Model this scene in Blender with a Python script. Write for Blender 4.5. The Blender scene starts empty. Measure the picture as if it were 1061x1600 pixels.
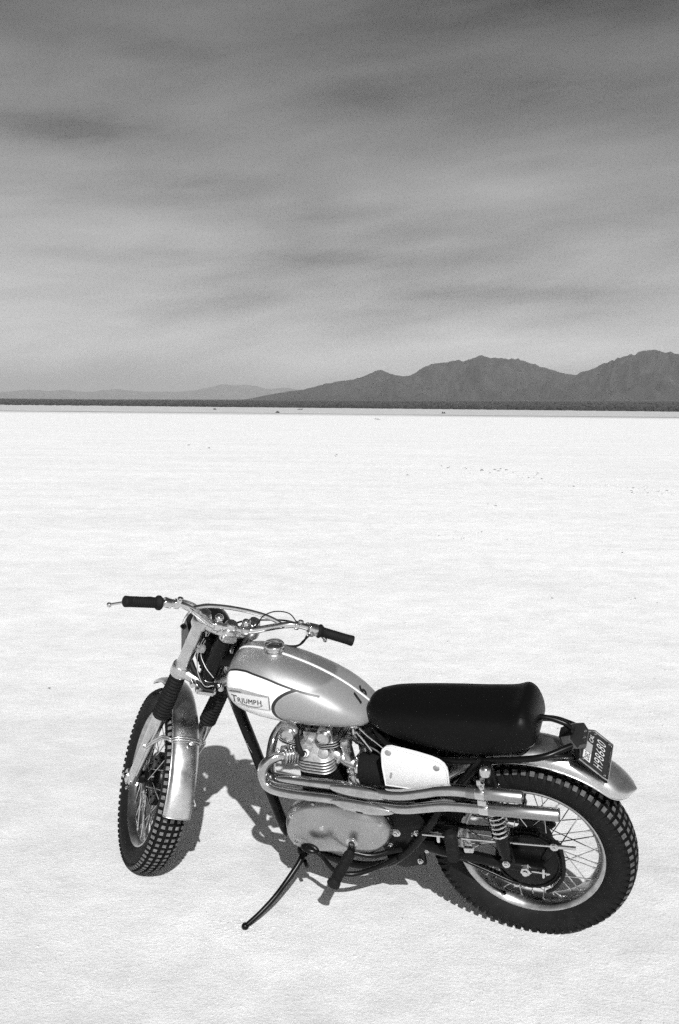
import bpy, bmesh, math, random
from mathutils import Vector, Matrix, noise
from mathutils.bvhtree import BVHTree
import colorsys

R = math.radians
PI = math.pi
random.seed(7)
scene = bpy.context.scene
col = scene.collection

# ------------------------------------------------------------------ camera
cam_d = bpy.data.cameras.new('camera')
cam = bpy.data.objects.new('camera', cam_d)
col.objects.link(cam)
cam_d.sensor_fit = 'VERTICAL'
cam_d.sensor_height = 36.0
cam_d.lens = 35.0
cam_d.clip_start = 0.05
cam_d.clip_end = 120000
cam.matrix_world = (Matrix.Translation((0, 0, 1.7217)) @ Matrix.Rotation(PI / 2 - 0.107575, 4, 'X')
                    @ Matrix.Rotation(0.0100, 4, 'Z'))
scene.camera = cam
scene.view_settings.view_transform = 'Standard'
scene.view_settings.look = 'None'
scene.view_settings.exposure = 0.05
scene.view_settings.gamma = 1.0
scene.cycles.use_denoising = False
scene.cycles.use_adaptive_sampling = True
scene.cycles.adaptive_threshold = 0.035
scene.cycles.adaptive_min_samples = 20
scene.cycles.volume_bounces = 0
scene.cycles.max_bounces = 8

# ------------------------------------------------------------------ sky and sun
SUN_EL, SUN_AZ = R(35.5), R(173.5)          # azimuth clockwise from +Y
world = bpy.data.worlds.new('World')
scene.world = world
world.use_nodes = True
wt = world.node_tree
for n in list(wt.nodes):
    wt.nodes.remove(n)


def wn(t, **kw):
    n = wt.nodes.new(t)
    for k, v in kw.items():
        setattr(n, k, v)
    return n


def wl(a, b):
    wt.links.new(a, b)


def wmath(op, a, b=None, c=None, clamp=False):
    n = wn('ShaderNodeMath', operation=op)
    n.use_clamp = clamp
    for i, v in enumerate((a, b, c)):
        if v is None:
            continue
        if isinstance(v, (int, float)):
            n.inputs[i].default_value = v
        else:
            wl(v, n.inputs[i])
    return n.outputs[0]


sky = wn('ShaderNodeTexSky', sky_type='NISHITA')
sky.sun_disc = False
sky.sun_elevation = SUN_EL
sky.sun_rotation = SUN_AZ
sky.air_density = 1.0
sky.dust_density = 1.6
sky.ozone_density = 1.0
bw = wn('ShaderNodeSeparateColor')           # orange-filtered black and white film
wl(sky.outputs[0], bw.inputs[0])
lum = wmath('ADD', wmath('MULTIPLY', bw.outputs[0], 0.55), wmath('MULTIPLY', bw.outputs[1], 0.45))
tc = wn('ShaderNodeTexCoord')
sep = wn('ShaderNodeSeparateXYZ')
wl(tc.outputs['Generated'], sep.inputs[0])
az = wmath('ARCTAN2', sep.outputs[0], sep.outputs[1])
el = wmath('ARCSINE', sep.outputs[2])


def wnoise(sx, sy, sc, detail, rough, w=0.0, tilt=0.0):
    cb = wn('ShaderNodeCombineXYZ')
    wl(wmath('MULTIPLY', az, sx), cb.inputs[0])
    wl(wmath('ADD', wmath('MULTIPLY', el, sy), wmath('MULTIPLY', az, tilt)), cb.inputs[1])
    cb.inputs[2].default_value = w
    n = wn('ShaderNodeTexNoise')
    n.inputs['Scale'].default_value = sc
    n.inputs['Detail'].default_value = detail
    n.inputs['Roughness'].default_value = rough
    n.inputs['Distortion'].default_value = 0.25
    wl(cb.outputs[0], n.inputs['Vector'])
    return n.outputs['Fac']


big = wnoise(1.0, 4.2, 2.3, 4, 0.55, 3.7, -0.5)
fine = wnoise(1.6, 9.0, 4.0, 5, 0.6, 9.1, -0.9)
cloud = wmath('ADD', wmath('MULTIPLY', wmath('SUBTRACT', big, 0.5), 1.9),
              wmath('MULTIPLY', wmath('SUBTRACT', fine, 0.5), 0.38))
cloud = wmath('SUBTRACT', cloud, wmath('MULTIPLY', az, 0.09))


def blob(a0, e0, wa, we, amp):
    """one soft long streak of cloud at azimuth a0, elevation e0 (degrees)"""
    da = wmath('DIVIDE', wmath('SUBTRACT', az, R(a0)), R(wa))
    de = wmath('DIVIDE', wmath('SUBTRACT', el, R(e0)), R(we))
    q = wmath('ADD', wmath('MULTIPLY', da, da), wmath('MULTIPLY', de, de))
    q = wmath('ADD', q, wmath('MULTIPLY', wmath('SUBTRACT', fine, 0.5), 3.0))
    return wmath('MULTIPLY', wmath('POWER', 2.718, wmath('MULTIPLY', wmath('MAXIMUM', q, 0.0), -1.0)), amp)


for b in ((-16.5, 14.4, 6.5, 0.8, -0.42), (-10, 18.2, 3.0, 0.6, -0.30), (12.5, 16.8, 5.0, 1.0, -0.26), (1.5, 16.6, 2.6, 0.8, -0.20), (-3, 8.1, 9, 0.45, -0.20),
          (11, 6.2, 8, 0.45, -0.18), (12, 20.8, 9, 1.2, -0.34), (-2, 22.6, 8, 0.9, -0.22), (-9, 12.0, 5, 0.5, -0.14), (-4.5, 17, 3, 2.2, 0.12), (5, 12, 7, 1.5, 0.10)):
    cloud = wmath('ADD', cloud, blob(*b))
tn = wnoise(1, 1, 420, 1, 0.5, 2.2)            # fine noise added to the sky to stand in for film grain
tn.node.inputs['Distortion'].default_value = 0
cloud = wmath('ADD', cloud, wmath('MULTIPLY', wmath('SUBTRACT', tn, 0.5), 0.22))
cl = wmath('ADD', wmath('MULTIPLY', cloud, 0.92), 1.0)
mr = wn('ShaderNodeMapRange', interpolation_type='SMOOTHSTEP')   # the filter darkens the high sky
wl(el, mr.inputs[0])
for i_, v_ in enumerate((R(-2), R(27), 1.38, 0.60)):
    mr.inputs[i_ + 1].default_value = v_
fin = wmath('MULTIPLY', wmath('MULTIPLY', lum, mr.outputs[0]), cl)
cmb = wn('ShaderNodeCombineColor')
for i in range(3):
    wl(fin, cmb.inputs[i])
bg = wn('ShaderNodeBackground')
bg.inputs['Strength'].default_value = 0.079
wl(cmb.outputs[0], bg.inputs['Color'])
wo = wn('ShaderNodeOutputWorld')
wl(bg.outputs[0], wo.inputs['Surface'])

sun_d = bpy.data.lights.new('sun', 'SUN')
sun_d.energy = 5.0
sun_d.angle = R(0.53)
sun_d.color = (1, 1, 1)
sun = bpy.data.objects.new('sun', sun_d)
col.objects.link(sun)
SD = Vector((math.cos(SUN_EL) * math.sin(SUN_AZ), math.cos(SUN_EL) * math.cos(SUN_AZ), math.sin(SUN_EL)))
sun.rotation_euler = SD.to_track_quat('Z', 'Y').to_euler()
sun.location = SD * 50


# ------------------------------------------------------------------ materials
class NT:
    def __init__(s, name):
        s.m = bpy.data.materials.new(name)
        s.m.use_nodes = True
        s.t = s.m.node_tree
        s.b = s.t.nodes['Principled BSDF']

    def n(s, t, **kw):
        x = s.t.nodes.new(t)
        for k, v in kw.items():
            setattr(x, k, v)
        return x

    def set(s, sock, v):
        if isinstance(v, (int, float, tuple)):
            sock.default_value = v
        else:
            s.t.links.new(v, sock)

    def math(s, op, a, b=None, c=None, clamp=False):
        x = s.n('ShaderNodeMath', operation=op)
        x.use_clamp = clamp
        for i, v in enumerate((a, b, c)):
            if v is not None:
                s.set(x.inputs[i], v)
        return x.outputs[0]

    def coord(s):
        return s.n('ShaderNodeTexCoord').outputs['Object']

    def noise(s, scale, detail=3, rough=0.5, vec=None, stretch=None):
        v = vec if vec is not None else s.coord()
        if stretch:
            mp = s.n('ShaderNodeMapping')
            s.t.links.new(v, mp.inputs[0])
            mp.inputs['Scale'].default_value = stretch
            v = mp.outputs[0]
        x = s.n('ShaderNodeTexNoise')
        x.inputs['Scale'].default_value = scale
        x.inputs['Detail'].default_value = detail
        x.inputs['Roughness'].default_value = rough
        s.t.links.new(v, x.inputs['Vector'])
        return x.outputs['Fac']

    def ramp(s, f, lo, hi, a, b):
        x = s.n('ShaderNodeMapRange')
        s.set(x.inputs[0], f)
        for i, v in enumerate((lo, hi, a, b)):
            s.set(x.inputs[i + 1], v)
        return x.outputs[0]

    def grey(s, f):
        c = s.n('ShaderNodeCombineColor')
        for i in range(3):
            s.set(c.inputs[i], f)
        return c.outputs[0]

    def bump(s, h, strength=0.3, dist=0.01):
        x = s.n('ShaderNodeBump')
        x.inputs['Strength'].default_value = strength
        x.inputs['Distance'].default_value = dist
        s.set(x.inputs['Height'], h)
        s.t.links.new(x.outputs[0], s.b.inputs['Normal'])


def simple(name, g, rough, metal=0.0, coat=0.0, var=0.0, nscale=60, bump=0.0, rvar=0.0, stretch=None, spec=None):
    t = NT(name)
    f = t.noise(nscale, 4, 0.6, stretch=stretch)
    base = t.ramp(f, 0.3, 0.7, g * (1 - var), g * (1 + var))
    t.set(t.b.inputs['Base Color'], t.grey(base))
    f2 = t.noise(nscale * 0.35, 4, 0.65, stretch=stretch)
    t.set(t.b.inputs['Roughness'], t.ramp(f2, 0.3, 0.7, max(0.02, rough - rvar), rough + rvar))
    t.b.inputs['Metallic'].default_value = metal
    t.b.inputs['Coat Weight'].default_value = coat
    t.b.inputs['Coat Roughness'].default_value = 0.06
    if spec is not None:
        t.b.inputs['Specular IOR Level'].default_value = spec
    if bump:
        t.bump(f, bump, 0.002)
    return t.m


M = {}
M['chrome'] = simple('chrome', 0.66, 0.07, 1.0, var=0.12, nscale=35, rvar=0.04, bump=0.05)
M['pipe'] = simple('pipe_chrome', 0.52, 0.09, 1.0, var=0.15, nscale=25, rvar=0.07, bump=0.04)
M['pipe_end'] = simple('brushed_pipe', 0.34, 0.34, 1.0, var=0.2, nscale=60, rvar=0.06, bump=0.2, stretch=(0.05, 1, 1))
M['alu'] = simple('polished_aluminium', 0.60, 0.30, 1.0, var=0.16, nscale=22, rvar=0.10, bump=0.12)
M['fender'] = simple('alloy_mudguard', 0.66, 0.32, 1.0, var=0.14, nscale=18, rvar=0.12, bump=0.10)
M['cover'] = simple('dusty_alloy_cover', 0.40, 0.30, 0.95, var=0.12, nscale=7, rvar=0.07, bump=0.0)
M['cast'] = simple('cast_alloy', 0.42, 0.48, 0.75, var=0.22, nscale=90, bump=0.35)
M['black'] = simple('black_enamel', 0.004, 0.28, 0.0, spec=0.18, var=0.3, nscale=40, rvar=0.08)
M['dark'] = simple('dull_black', 0.006, 0.5, 0.0, var=0.3, nscale=80, bump=0.1, spec=0.18)
M['rubber'] = simple('rubber', 0.007, 0.7, 0.0, var=0.35, nscale=45, bump=0.1, spec=0.18)
M['tread'] = simple('dusty_tread', 0.13, 0.8, 0.0, var=0.5, nscale=70, bump=0.3, spec=0.3)
M['vinyl'] = simple('black_vinyl', 0.004, 0.40, 0.0, var=0.2, nscale=350, bump=0.2, rvar=0.05, spec=0.10)
M['foam'] = simple('black_foam', 0.010, 0.95, 0.0, var=0.5, nscale=300, bump=0.9, spec=0.1)
M['white'] = simple('white_plastic', 0.70, 0.35, 0.0, coat=0.3, var=0.03, nscale=12)
M['plate'] = simple('dark_plate', 0.02, 0.4, 0.0, var=0.1)
M['lettering'] = simple('pale_lettering', 0.65, 0.5, 0.0, var=0.05)
M['ink'] = simple('black_paint', 0.012, 0.4, 0.0, var=0.1)
M['sticker'] = simple('pale_sticker', 0.6, 0.6, 0.0, var=0.08)
M['sticker_grey'] = simple('grey_sticker', 0.33, 0.6, 0.0, var=0.3, nscale=500)
M['lens'] = simple('dark_lens', 0.018, 0.22, 0.0, coat=0.6, var=0.1)
M['lamp_body'] = simple('lamp_housing', 0.10, 0.35, 0.3, var=0.2)
M['rim'] = simple('dull_rim', 0.46, 0.24, 1.0, var=0.25, nscale=30, rvar=0.08, bump=0.1)
M['tread_rear'] = simple('worn_tread', 0.075, 0.8, 0.0, var=0.6, nscale=70, bump=0.3, spec=0.3)
M['badge'] = simple('pale_badge', 0.62, 0.4, 0.2, var=0.04)
M['glass'] = simple('headlamp_glass', 0.5, 0.06, 0.6, var=0.1)


def curve_node(t, xin, x0, x1, pts, z0=0.0, z1=1.0):
    """float curve through pts (x, z) on [x0,x1]; returns z"""
    f = t.n('ShaderNodeFloatCurve')
    c = f.mapping.curves[0]
    P = sorted(((x - x0) / (x1 - x0), (z - z0) / (z1 - z0)) for x, z in pts)
    while len(c.points) < len(P):
        c.points.new(0.5, 0.5)
    for p, q in zip(c.points, P):
        p.location = q
        p.handle_type = 'AUTO'
    f.mapping.use_clip = False
    f.mapping.update()
    t.set(f.inputs['Value'], t.ramp(xin, x0, x1, 0.0, 1.0))
    return t.math('ADD', t.math('MULTIPLY', f.outputs[0], z1 - z0), z0)


# paint scheme of the tank: silver, white flash, black pinstripes, silver oval
STRIPE = [(0.50, 0.82), (0.58, 0.847), (0.6435, 0.8673), (0.687, 0.8797), (0.738, 0.894), (0.7776, 0.905), (0.8175, 0.9162), (0.861, 0.9246), (0.904, 0.930), (0.949, 0.9228), (0.968, 0.902), (0.985, 0.87)]
OVAL = (0.700, 0.828, 0.0905, 0.0615, 0.0)    # centre x, z, half length, half height, tilt


def tank_paint():
    t = NT('tank_paint')
    sp = t.n('ShaderNodeSeparateXYZ')
    t.t.links.new(t.coord(), sp.inputs[0])
    x, z = sp.outputs[0], sp.outputs[2]
    zc = curve_node(t, x, 0.45, 1.0, STRIPE, 0.7, 1.0)
    below = t.ramp(t.math('SUBTRACT', zc, z), -0.0004, 0.0004, 0.0, 1.0)
    d = t.math('ABSOLUTE', t.math('SUBTRACT', zc, z))
    cx, cz, a, b, tl = OVAL
    dx, dz = t.math('SUBTRACT', x, cx), t.math('SUBTRACT', z, cz)
    ex = t.math('DIVIDE', t.math('ADD', t.math('MULTIPLY', dx, math.cos(tl)), t.math('MULTIPLY', dz, math.sin(tl))), a)
    ez = t.math('DIVIDE', t.math('SUBTRACT', t.math('MULTIPLY', dz, math.cos(tl)), t.math('MULTIPLY', dx, math.sin(tl))), b)
    # rear of the oval runs on to the back of the tank
    exf = t.math('MAXIMUM', ex, 0.0)
    r = t.math('SQRT', t.math('ADD', t.math('MULTIPLY', exf, exf), t.math('MULTIPLY', ez, ez)))
    inside = t.math('LESS_THAN', r, 1.0)
    ring = t.math('LESS_THAN', t.math('ABSOLUTE', t.math('SUBTRACT', r, 1.0)), 0.066)
    ring = t.math('MULTIPLY', ring, t.math('GREATER_THAN', ex, -0.62))
    white = t.math('MULTIPLY', below, t.math('SUBTRACT', 1.0, inside))
    white = t.math('MULTIPLY', white, t.math('GREATER_THAN', x, 0.645))
    stripe = t.math('MULTIPLY', t.math('LESS_THAN', d, 0.0026), t.math('GREATER_THAN', x, 0.643))
    line = t.math('MAXIMUM', stripe, t.math('MULTIPLY', ring, below))
    flake = t.noise(900, 1, 0.5)
    silver = t.ramp(flake, 0.3, 0.7, 0.30, 0.56)
    g = t.math('ADD', t.math('MULTIPLY', white, 0.74), t.math('MULTIPLY', t.math('SUBTRACT', 1.0, white), silver))
    nl = t.math('SUBTRACT', 1.0, line)
    g = t.math('ADD', t.math('MULTIPLY', g, nl), t.math('MULTIPLY', line, 0.01))
    pad = t.math('MULTIPLY', t.ramp(r, 0.86, 1.0, 1.0, 0.0), 1.0)
    met = t.math('MULTIPLY', t.math('MULTIPLY', t.math('SUBTRACT', 1.0, white), t.math('SUBTRACT', 0.80, t.math('MULTIPLY', pad, 0.62))), nl)
    g = t.math('MULTIPLY', g, t.math('SUBTRACT', 1.0, t.math('MULTIPLY', pad, 0.45)))
    t.set(t.b.inputs['Base Color'], t.grey(g))
    t.set(t.b.inputs['Metallic'], met)
    t.b.inputs['Roughness'].default_value = 0.40
    t.b.inputs['Coat Weight'].default_value = 0.35
    t.b.inputs['Coat Roughness'].default_value = 0.05
    return t.m


M['tank'] = tank_paint()


# ------------------------------------------------------------------ mesh helpers
def V(*a):
    return Vector(a)


def tag(o, label=None, cat=None, group=None, kind=None):
    if label:
        o['label'] = label
    if cat:
        o['category'] = cat
    if group:
        o['group'] = group
    if kind:
        o['kind'] = kind
    return o


def catmull(pts, per=8, closed=False):
    pts = [Vector(p) for p in pts]
    n = len(pts)
    out = []
    rng = n if closed else n - 1
    for i in range(rng):
        p1, p2 = pts[i], pts[(i + 1) % n]
        p0 = pts[(i - 1) % n] if (closed or i > 0) else p1 + (p1 - p2)
        p3 = pts[(i + 2) % n] if (closed or i + 2 < n) else p2 + (p2 - p1)
        for k in range(per):
            u = k / per
            out.append(0.5 * ((2 * p1) + (p2 - p0) * u + (2 * p0 - 5 * p1 + 4 * p2 - p3) * u * u
                              + (3 * p1 - p0 - 3 * p2 + p3) * u ** 3))
    if not closed:
        out.append(pts[-1])
    return out


class MB:
    def __init__(s):
        s.v, s.f, s.mi = [], [], []
        s.cur = 0

    def add(s, vs, fs):
        o = len(s.v)
        s.v += [Vector(v) for v in vs]
        s.f += [tuple(i + o for i in f) for f in fs]
        s.mi += [s.cur] * len(fs)

    def rings(s, rings, cap=True, closed=False, capb=None):
        n = len(rings[0])
        vs = [v for r in rings for v in r]
        fs = []
        m = len(rings)
        for i in range(m if closed else m - 1):
            a, b = i * n, ((i + 1) % m) * n
            for k in range(n):
                k2 = (k + 1) % n
                fs.append((a + k, a + k2, b + k2, b + k))
        if not closed:
            if cap:
                fs.append(tuple(range(n))[::-1])
            if cap if capb is None else capb:
                fs.append(tuple(range((m - 1) * n, m * n)))
        s.add(vs, fs)

    def tube(s, pts, r, n=12, smooth=0, closed=False, cap=True, flat=None):
        pts = [Vector(p) for p in pts]
        if smooth:
            m0 = len(pts)
            rr = r if isinstance(r, (list, tuple)) else None
            new = catmull(pts, smooth, closed)
            if rr:
                r = []
                for i in range(len(new)):
                    q = i / smooth
                    a = min(int(q), m0 - 1)
                    b = min(a + 1, m0 - 1)
                    r.append(rr[a] + (rr[b] - rr[a]) * (q - a))
            pts = new
        m = len(pts)
        if not isinstance(r, (list, tuple)):
            r = [r] * m
        up = None
        rings = []
        for i in range(m):
            if closed:
                t = (pts[(i + 1) % m] - pts[i - 1]).normalized()
            else:
                t = (pts[min(i + 1, m - 1)] - pts[max(i - 1, 0)]).normalized()
            if up is None:
                up = t.orthogonal().normalized() if flat is None else (Vector(flat) - t * Vector(flat).dot(t)).normalized()
            else:
                up = (up - t * up.dot(t)).normalized()
            sd = t.cross(up)
            rings.append([pts[i] + (up * math.cos(2 * PI * k / n) + sd * math.sin(2 * PI * k / n)) * r[i] for k in range(n)])
        s.rings(rings, cap=cap, closed=closed)
        return s

    def lathe(s, prof, o, axis, n=32, closed=False, cap=True):
        o = Vector(o)
        ax = Vector(axis).normalized()
        u = ax.orthogonal().normalized()
        w = ax.cross(u)
        rings = []
        for r, t in prof:
            rings.append([o + ax * t + (u * math.cos(2 * PI * k / n) + w * math.sin(2 * PI * k / n)) * max(r, 1e-5) for k in range(n)])
        s.rings(rings, cap=cap, closed=closed)
        return s

    def cyl(s, a, b, r, n=20, bev=0.0):
        a, b = Vector(a), Vector(b)
        L = (b - a).length
        prof = [(r, 0), (r, L)] if not bev else [(r - bev, 0), (r - bev * .3, bev * .3), (r, bev), (r, L - bev), (r - bev * .3, L - bev * .3), (r - bev, L)]
        return s.lathe(prof, a, b - a, n)

    def box(s, c, size, rot=None, bev=0.0):
        c = Vector(c)
        bm = bmesh.new()
        bmesh.ops.create_cube(bm, size=1.0)
        for v in bm.verts:
            v.co = Vector((v.co.x * size[0], v.co.y * size[1], v.co.z * size[2]))
        if bev:
            bmesh.ops.bevel(bm, geom=bm.edges[:], offset=bev, segments=2, affect='EDGES')
        M3 = rot.to_3x3() if rot is not None else Matrix.Identity(3)
        bm.verts.index_update()
        s.add([M3 @ v.co + c for v in bm.verts], [tuple(v.index for v in f.verts) for f in bm.faces])
        bm.free()
        return s

    def prism(s, poly, y0, y1, bev=0.0, fn=None):
        """polygon in the XZ plane (x, z) extruded from y0 to y1, y1 side rounded by bev"""
        n = len(poly)
        cx = sum(p[0] for p in poly) / n
        cz = sum(p[1] for p in poly) / n

        def off(d):
            out = []
            for i in range(n):
                a, b, c2 = Vector(poly[i - 1]), Vector(poly[i]), Vector(poly[(i + 1) % n])
                e1, e2 = (b - a).normalized(), (c2 - b).normalized()
                nn = Vector((-(e1.y + e2.y), e1.x + e2.x))
                if nn.length < 1e-6:
                    nn = Vector((-e1.y, e1.x))
                nn.normalize()
                if nn.dot(Vector((cx, cz)) - b) < 0:
                    nn = -nn
                out.append(b + nn * d)
            return out
        lv = [(0, y0), (0, y1)] if not bev else [(0, y0), (0, y1 - bev), (bev * .3, y1 - bev * .3), (bev, y1)] if y1 > y0 else [(0, y0), (0, y1 + bev), (bev * .3, y1 + bev * .3), (bev, y1)]
        rings = [[V(p.x, y, p.y) for p in off(d)] for d, y in lv]
        s.rings(rings)
        return s

    def ball(s, c, r, sc=(1, 1, 1), n=16, rot=None):
        vs, fs = [], []
        c = Vector(c)
        m = n // 2
        prof = []
        rings = []
        for i in range(1, m):
            a = PI * i / m
            rings.append([Vector((r * math.sin(a) * math.cos(2 * PI * k / n) * sc[0], r * math.sin(a) * math.sin(2 * PI * k / n) * sc[1], r * math.cos(a) * sc[2])) for k in range(n)])
        M3 = rot.to_3x3() if rot is not None else Matrix.Identity(3)
        rings = [[M3 @ p + c for p in q] for q in rings]
        s.rings(rings)
        return s

    def bolt(s, c, ax, r=0.008, h=0.008):
        """hex head with a washer"""
        c, ax = Vector(c), Vector(ax).normalized()
        s.lathe([(r * 1.35, 0), (r * 1.35, h * .2)], c, ax, 16)
        s.lathe([(r * 1.1, h * .2), (r * 1.1, h * .85), (r * .9, h)], c, ax, 6)
        s.lathe([(r * .55, h), (r * .5, h * 1.4)], c, ax, 10)
        return s

    def build(s, name, mat, parent=None, xf=None, ang=38, sub=0):
        me = bpy.data.meshes.new(name)
        vs = s.v if xf is None else [xf(v) for v in s.v]
        me.from_pydata([tuple(v) for v in vs], [], s.f)
        bm = bmesh.new()
        bm.from_mesh(me)
        bmesh.ops.recalc_face_normals(bm, faces=bm.faces[:])
        bm.to_mesh(me)
        bm.free()
        mats = mat if isinstance(mat, (list, tuple)) else [mat]
        for m in mats:
            me.materials.append(M[m] if isinstance(m, str) else m)
        if len(mats) > 1:
            me.polygons.foreach_set('material_index', s.mi)
        me.shade_smooth()
        me.set_sharp_from_angle(angle=R(ang))
        o = bpy.data.objects.new(name, me)
        col.objects.link(o)
        if parent is not None:
            o.parent = parent
        return o


def interp(keys, x):
    """monotone-ish smooth interpolation through rows (x, a, b, ...)"""
    ks = sorted(keys)
    if x <= ks[0][0]:
        return ks[0][1:]
    if x >= ks[-1][0]:
        return ks[-1][1:]
    i = max(k for k in range(len(ks) - 1) if ks[k][0] <= x)
    h = ks[i + 1][0] - ks[i][0]
    u = (x - ks[i][0]) / h
    out = []
    for c in range(1, len(ks[0])):
        def sl(a, b):
            return (ks[b][c] - ks[a][c]) / (ks[b][0] - ks[a][0])
        d = sl(i, i + 1)
        m0 = d if i == 0 else (0 if sl(i - 1, i) * d <= 0 else 2 * sl(i - 1, i) * d / (sl(i - 1, i) + d))
        m1 = d if i + 2 >= len(ks) else (0 if sl(i + 1, i + 2) * d <= 0 else 2 * sl(i + 1, i + 2) * d / (sl(i + 1, i + 2) + d))
        out.append((2 * u ** 3 - 3 * u * u + 1) * ks[i][c] + (u ** 3 - 2 * u * u + u) * h * m0
                   + (-2 * u ** 3 + 3 * u * u) * ks[i + 1][c] + (u ** 3 - u * u) * h * m1)
    return out


# ------------------------------------------------------------------ the land
def horizon_v(u):
    return 632.0 + 0.0100 * (u - 530.5)


def img_dir(u, v):
    """azimuth (rad, clockwise from +Y) and tangent of elevation of a pixel of the 1061 x 1600 picture"""
    az_ = math.atan((u - 530.5) / 1555.6 * math.cos(0.1076))
    return az_, (horizon_v(u) - v) / 1555.6 * math.cos(az_)


def ground_mat():
    t = NT('playa_ground')
    geo = t.n('ShaderNodeNewGeometry').outputs['Position']
    sp = t.n('ShaderNodeSeparateXYZ')
    t.t.links.new(geo, sp.inputs[0])
    y = sp.outputs[1]
    x = sp.outputs[0]
    n1 = t.noise(0.35, 6, 0.62, vec=geo, stretch=(0.5, 1.6, 1))
    n2 = t.noise(9, 6, 0.7, vec=geo)
    n3 = t.noise(95, 4, 0.7, vec=geo)
    n4 = t.noise(1.6, 5, 0.6, vec=geo)
    n5 = t.noise(0.8, 5, 0.65, vec=geo, stretch=(0.22, 1.5, 1))
    n6 = t.noise(3.2, 6, 0.7, vec=geo)
    cr = t.n('ShaderNodeTexVoronoi')
    cr.feature = 'DISTANCE_TO_EDGE'
    cr.inputs['Scale'].default_value = 6.5
    wv = t.n('ShaderNodeVectorMath', operation='ADD')
    t.t.links.new(geo, wv.inputs[0])
    nz = t.n('ShaderNodeTexNoise')
    nz.inputs['Scale'].default_value = 7
    t.t.links.new(geo, nz.inputs['Vector'])
    sc_ = t.n('ShaderNodeVectorMath', operation='SCALE')
    sc_.inputs['Scale'].default_value = 0.22
    t.t.links.new(nz.outputs['Color'], sc_.inputs[0])
    t.t.links.new(sc_.outputs[0], wv.inputs[1])
    t.t.links.new(wv.outputs[0], cr.inputs['Vector'])
    crack = t.math('MULTIPLY', t.ramp(cr.outputs['Distance'], 0.0, 0.035, 1.0, 0.0), t.ramp(n6, 0.50, 0.66, 0.0, 1.0))
    white = t.math('ADD', 0.86, t.math('MULTIPLY', t.math('SUBTRACT', n1, 0.5), 0.20))
    white = t.math('ADD', white, t.math('MULTIPLY', t.math('SUBTRACT', n5, 0.5), 0.20))
    white = t.math('ADD', white, t.math('MULTIPLY', t.math('SUBTRACT', n6, 0.5), 0.30))
    white = t.math('SUBTRACT', white, t.math('MULTIPLY', crack, 0.03))
    white = t.math('SUBTRACT', white, t.ramp(y, 2.0, 7.5, 0.125, 0.0))  # near ground greyed in the albedo, imitating vignette and sun angle
    white = t.math('ADD', white, t.math('MULTIPLY', t.math('SUBTRACT', n2, 0.5), 0.20))
    white = t.math('ADD', white, t.math('MULTIPLY', t.math('SUBTRACT', n3, 0.5), 0.34))
    white = t.math('ADD', white, t.math('MULTIPLY', t.math('SUBTRACT', n4, 0.5), 0.12))
    # small dark specks of grit
    vo = t.n('ShaderNodeTexVoronoi')
    vo.inputs['Scale'].default_value = 16
    t.t.links.new(geo, vo.inputs['Vector'])
    vo2 = t.math('LESS_THAN', vo.outputs['Distance'], t.ramp(n2, 0.52, 0.75, 0.0, 0.10))
    white = t.math('SUBTRACT', white, t.math('MULTIPLY', vo2, 0.25))
    # far margin: grey silt, then dark scrub ground
    wob = t.noise(0.012, 4, 0.6, vec=geo, stretch=(0.25, 1.0, 1))
    edge = t.ramp(t.math('ADD', y, t.math('MULTIPLY', t.math('SUBTRACT', wob, 0.5), 70)), 150, 172, 0.0, 1.0)
    silt = t.math('ADD', 0.56, t.math('MULTIPLY', t.math('SUBTRACT', t.noise(0.25, 6, 0.75, vec=geo, stretch=(0.3, 1, 1)), 0.5), 0.5))
    silt = t.math('SUBTRACT', silt, t.math('MULTIPLY', t.ramp(t.math('ABSOLUTE', t.math('SUBTRACT', t.math('ADD', y, t.math('MULTIPLY', t.math('SUBTRACT', wob, 0.5), 70)), 176)), 0, 9, 1.0, 0.0), 0.30))
    e2 = t.ramp(t.math('ADD', y, t.math('MULTIPLY', t.math('SUBTRACT', wob, 0.5), 160)), 430, 520, 0.0, 1.0)
    scrub = t.math('ADD', 0.085, t.math('MULTIPLY', t.math('SUBTRACT', t.noise(0.02, 6, 0.75, vec=geo, stretch=(0.25, 1, 1)), 0.5), 0.16))
    g = t.math('ADD', t.math('MULTIPLY', white, t.math('SUBTRACT', 1.0, edge)), t.math('MULTIPLY', silt, edge))
    g = t.math('ADD', t.math('MULTIPLY', g, t.math('SUBTRACT', 1.0, e2)), t.math('MULTIPLY', scrub, e2))
    t.set(t.b.inputs['Base Color'], t.grey(g))
    t.b.inputs['Roughness'].default_value = 0.95
    t.b.inputs['Specular IOR Level'].default_value = 0.1
    h = t.math('ADD', t.math('MULTIPLY', n2, 1.2), t.math('MULTIPLY', n3, 0.55))
    h = t.math('ADD', h, t.math('MULTIPLY', n4, 0.8))
    h = t.math('ADD', h, t.math('MULTIPLY', n6, 0.8))
    h = t.math('SUBTRACT', h, t.math('MULTIPLY', crack, 0.15))
    t.bump(h, 0.6, 0.008)
    return t.m


def terrain_rise(x, y):
    d = math.hypot(x, y)
    if d < 560:
        return 0.0
    k = min((d - 560) / 9000, 1.6)
    azm = math.atan2(x, y)
    return k * (26 + 55 * max(0.0, min(1.0, (azm + 0.25) / 0.7))) * min(1, (d - 560) / 1500 + .4)


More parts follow.
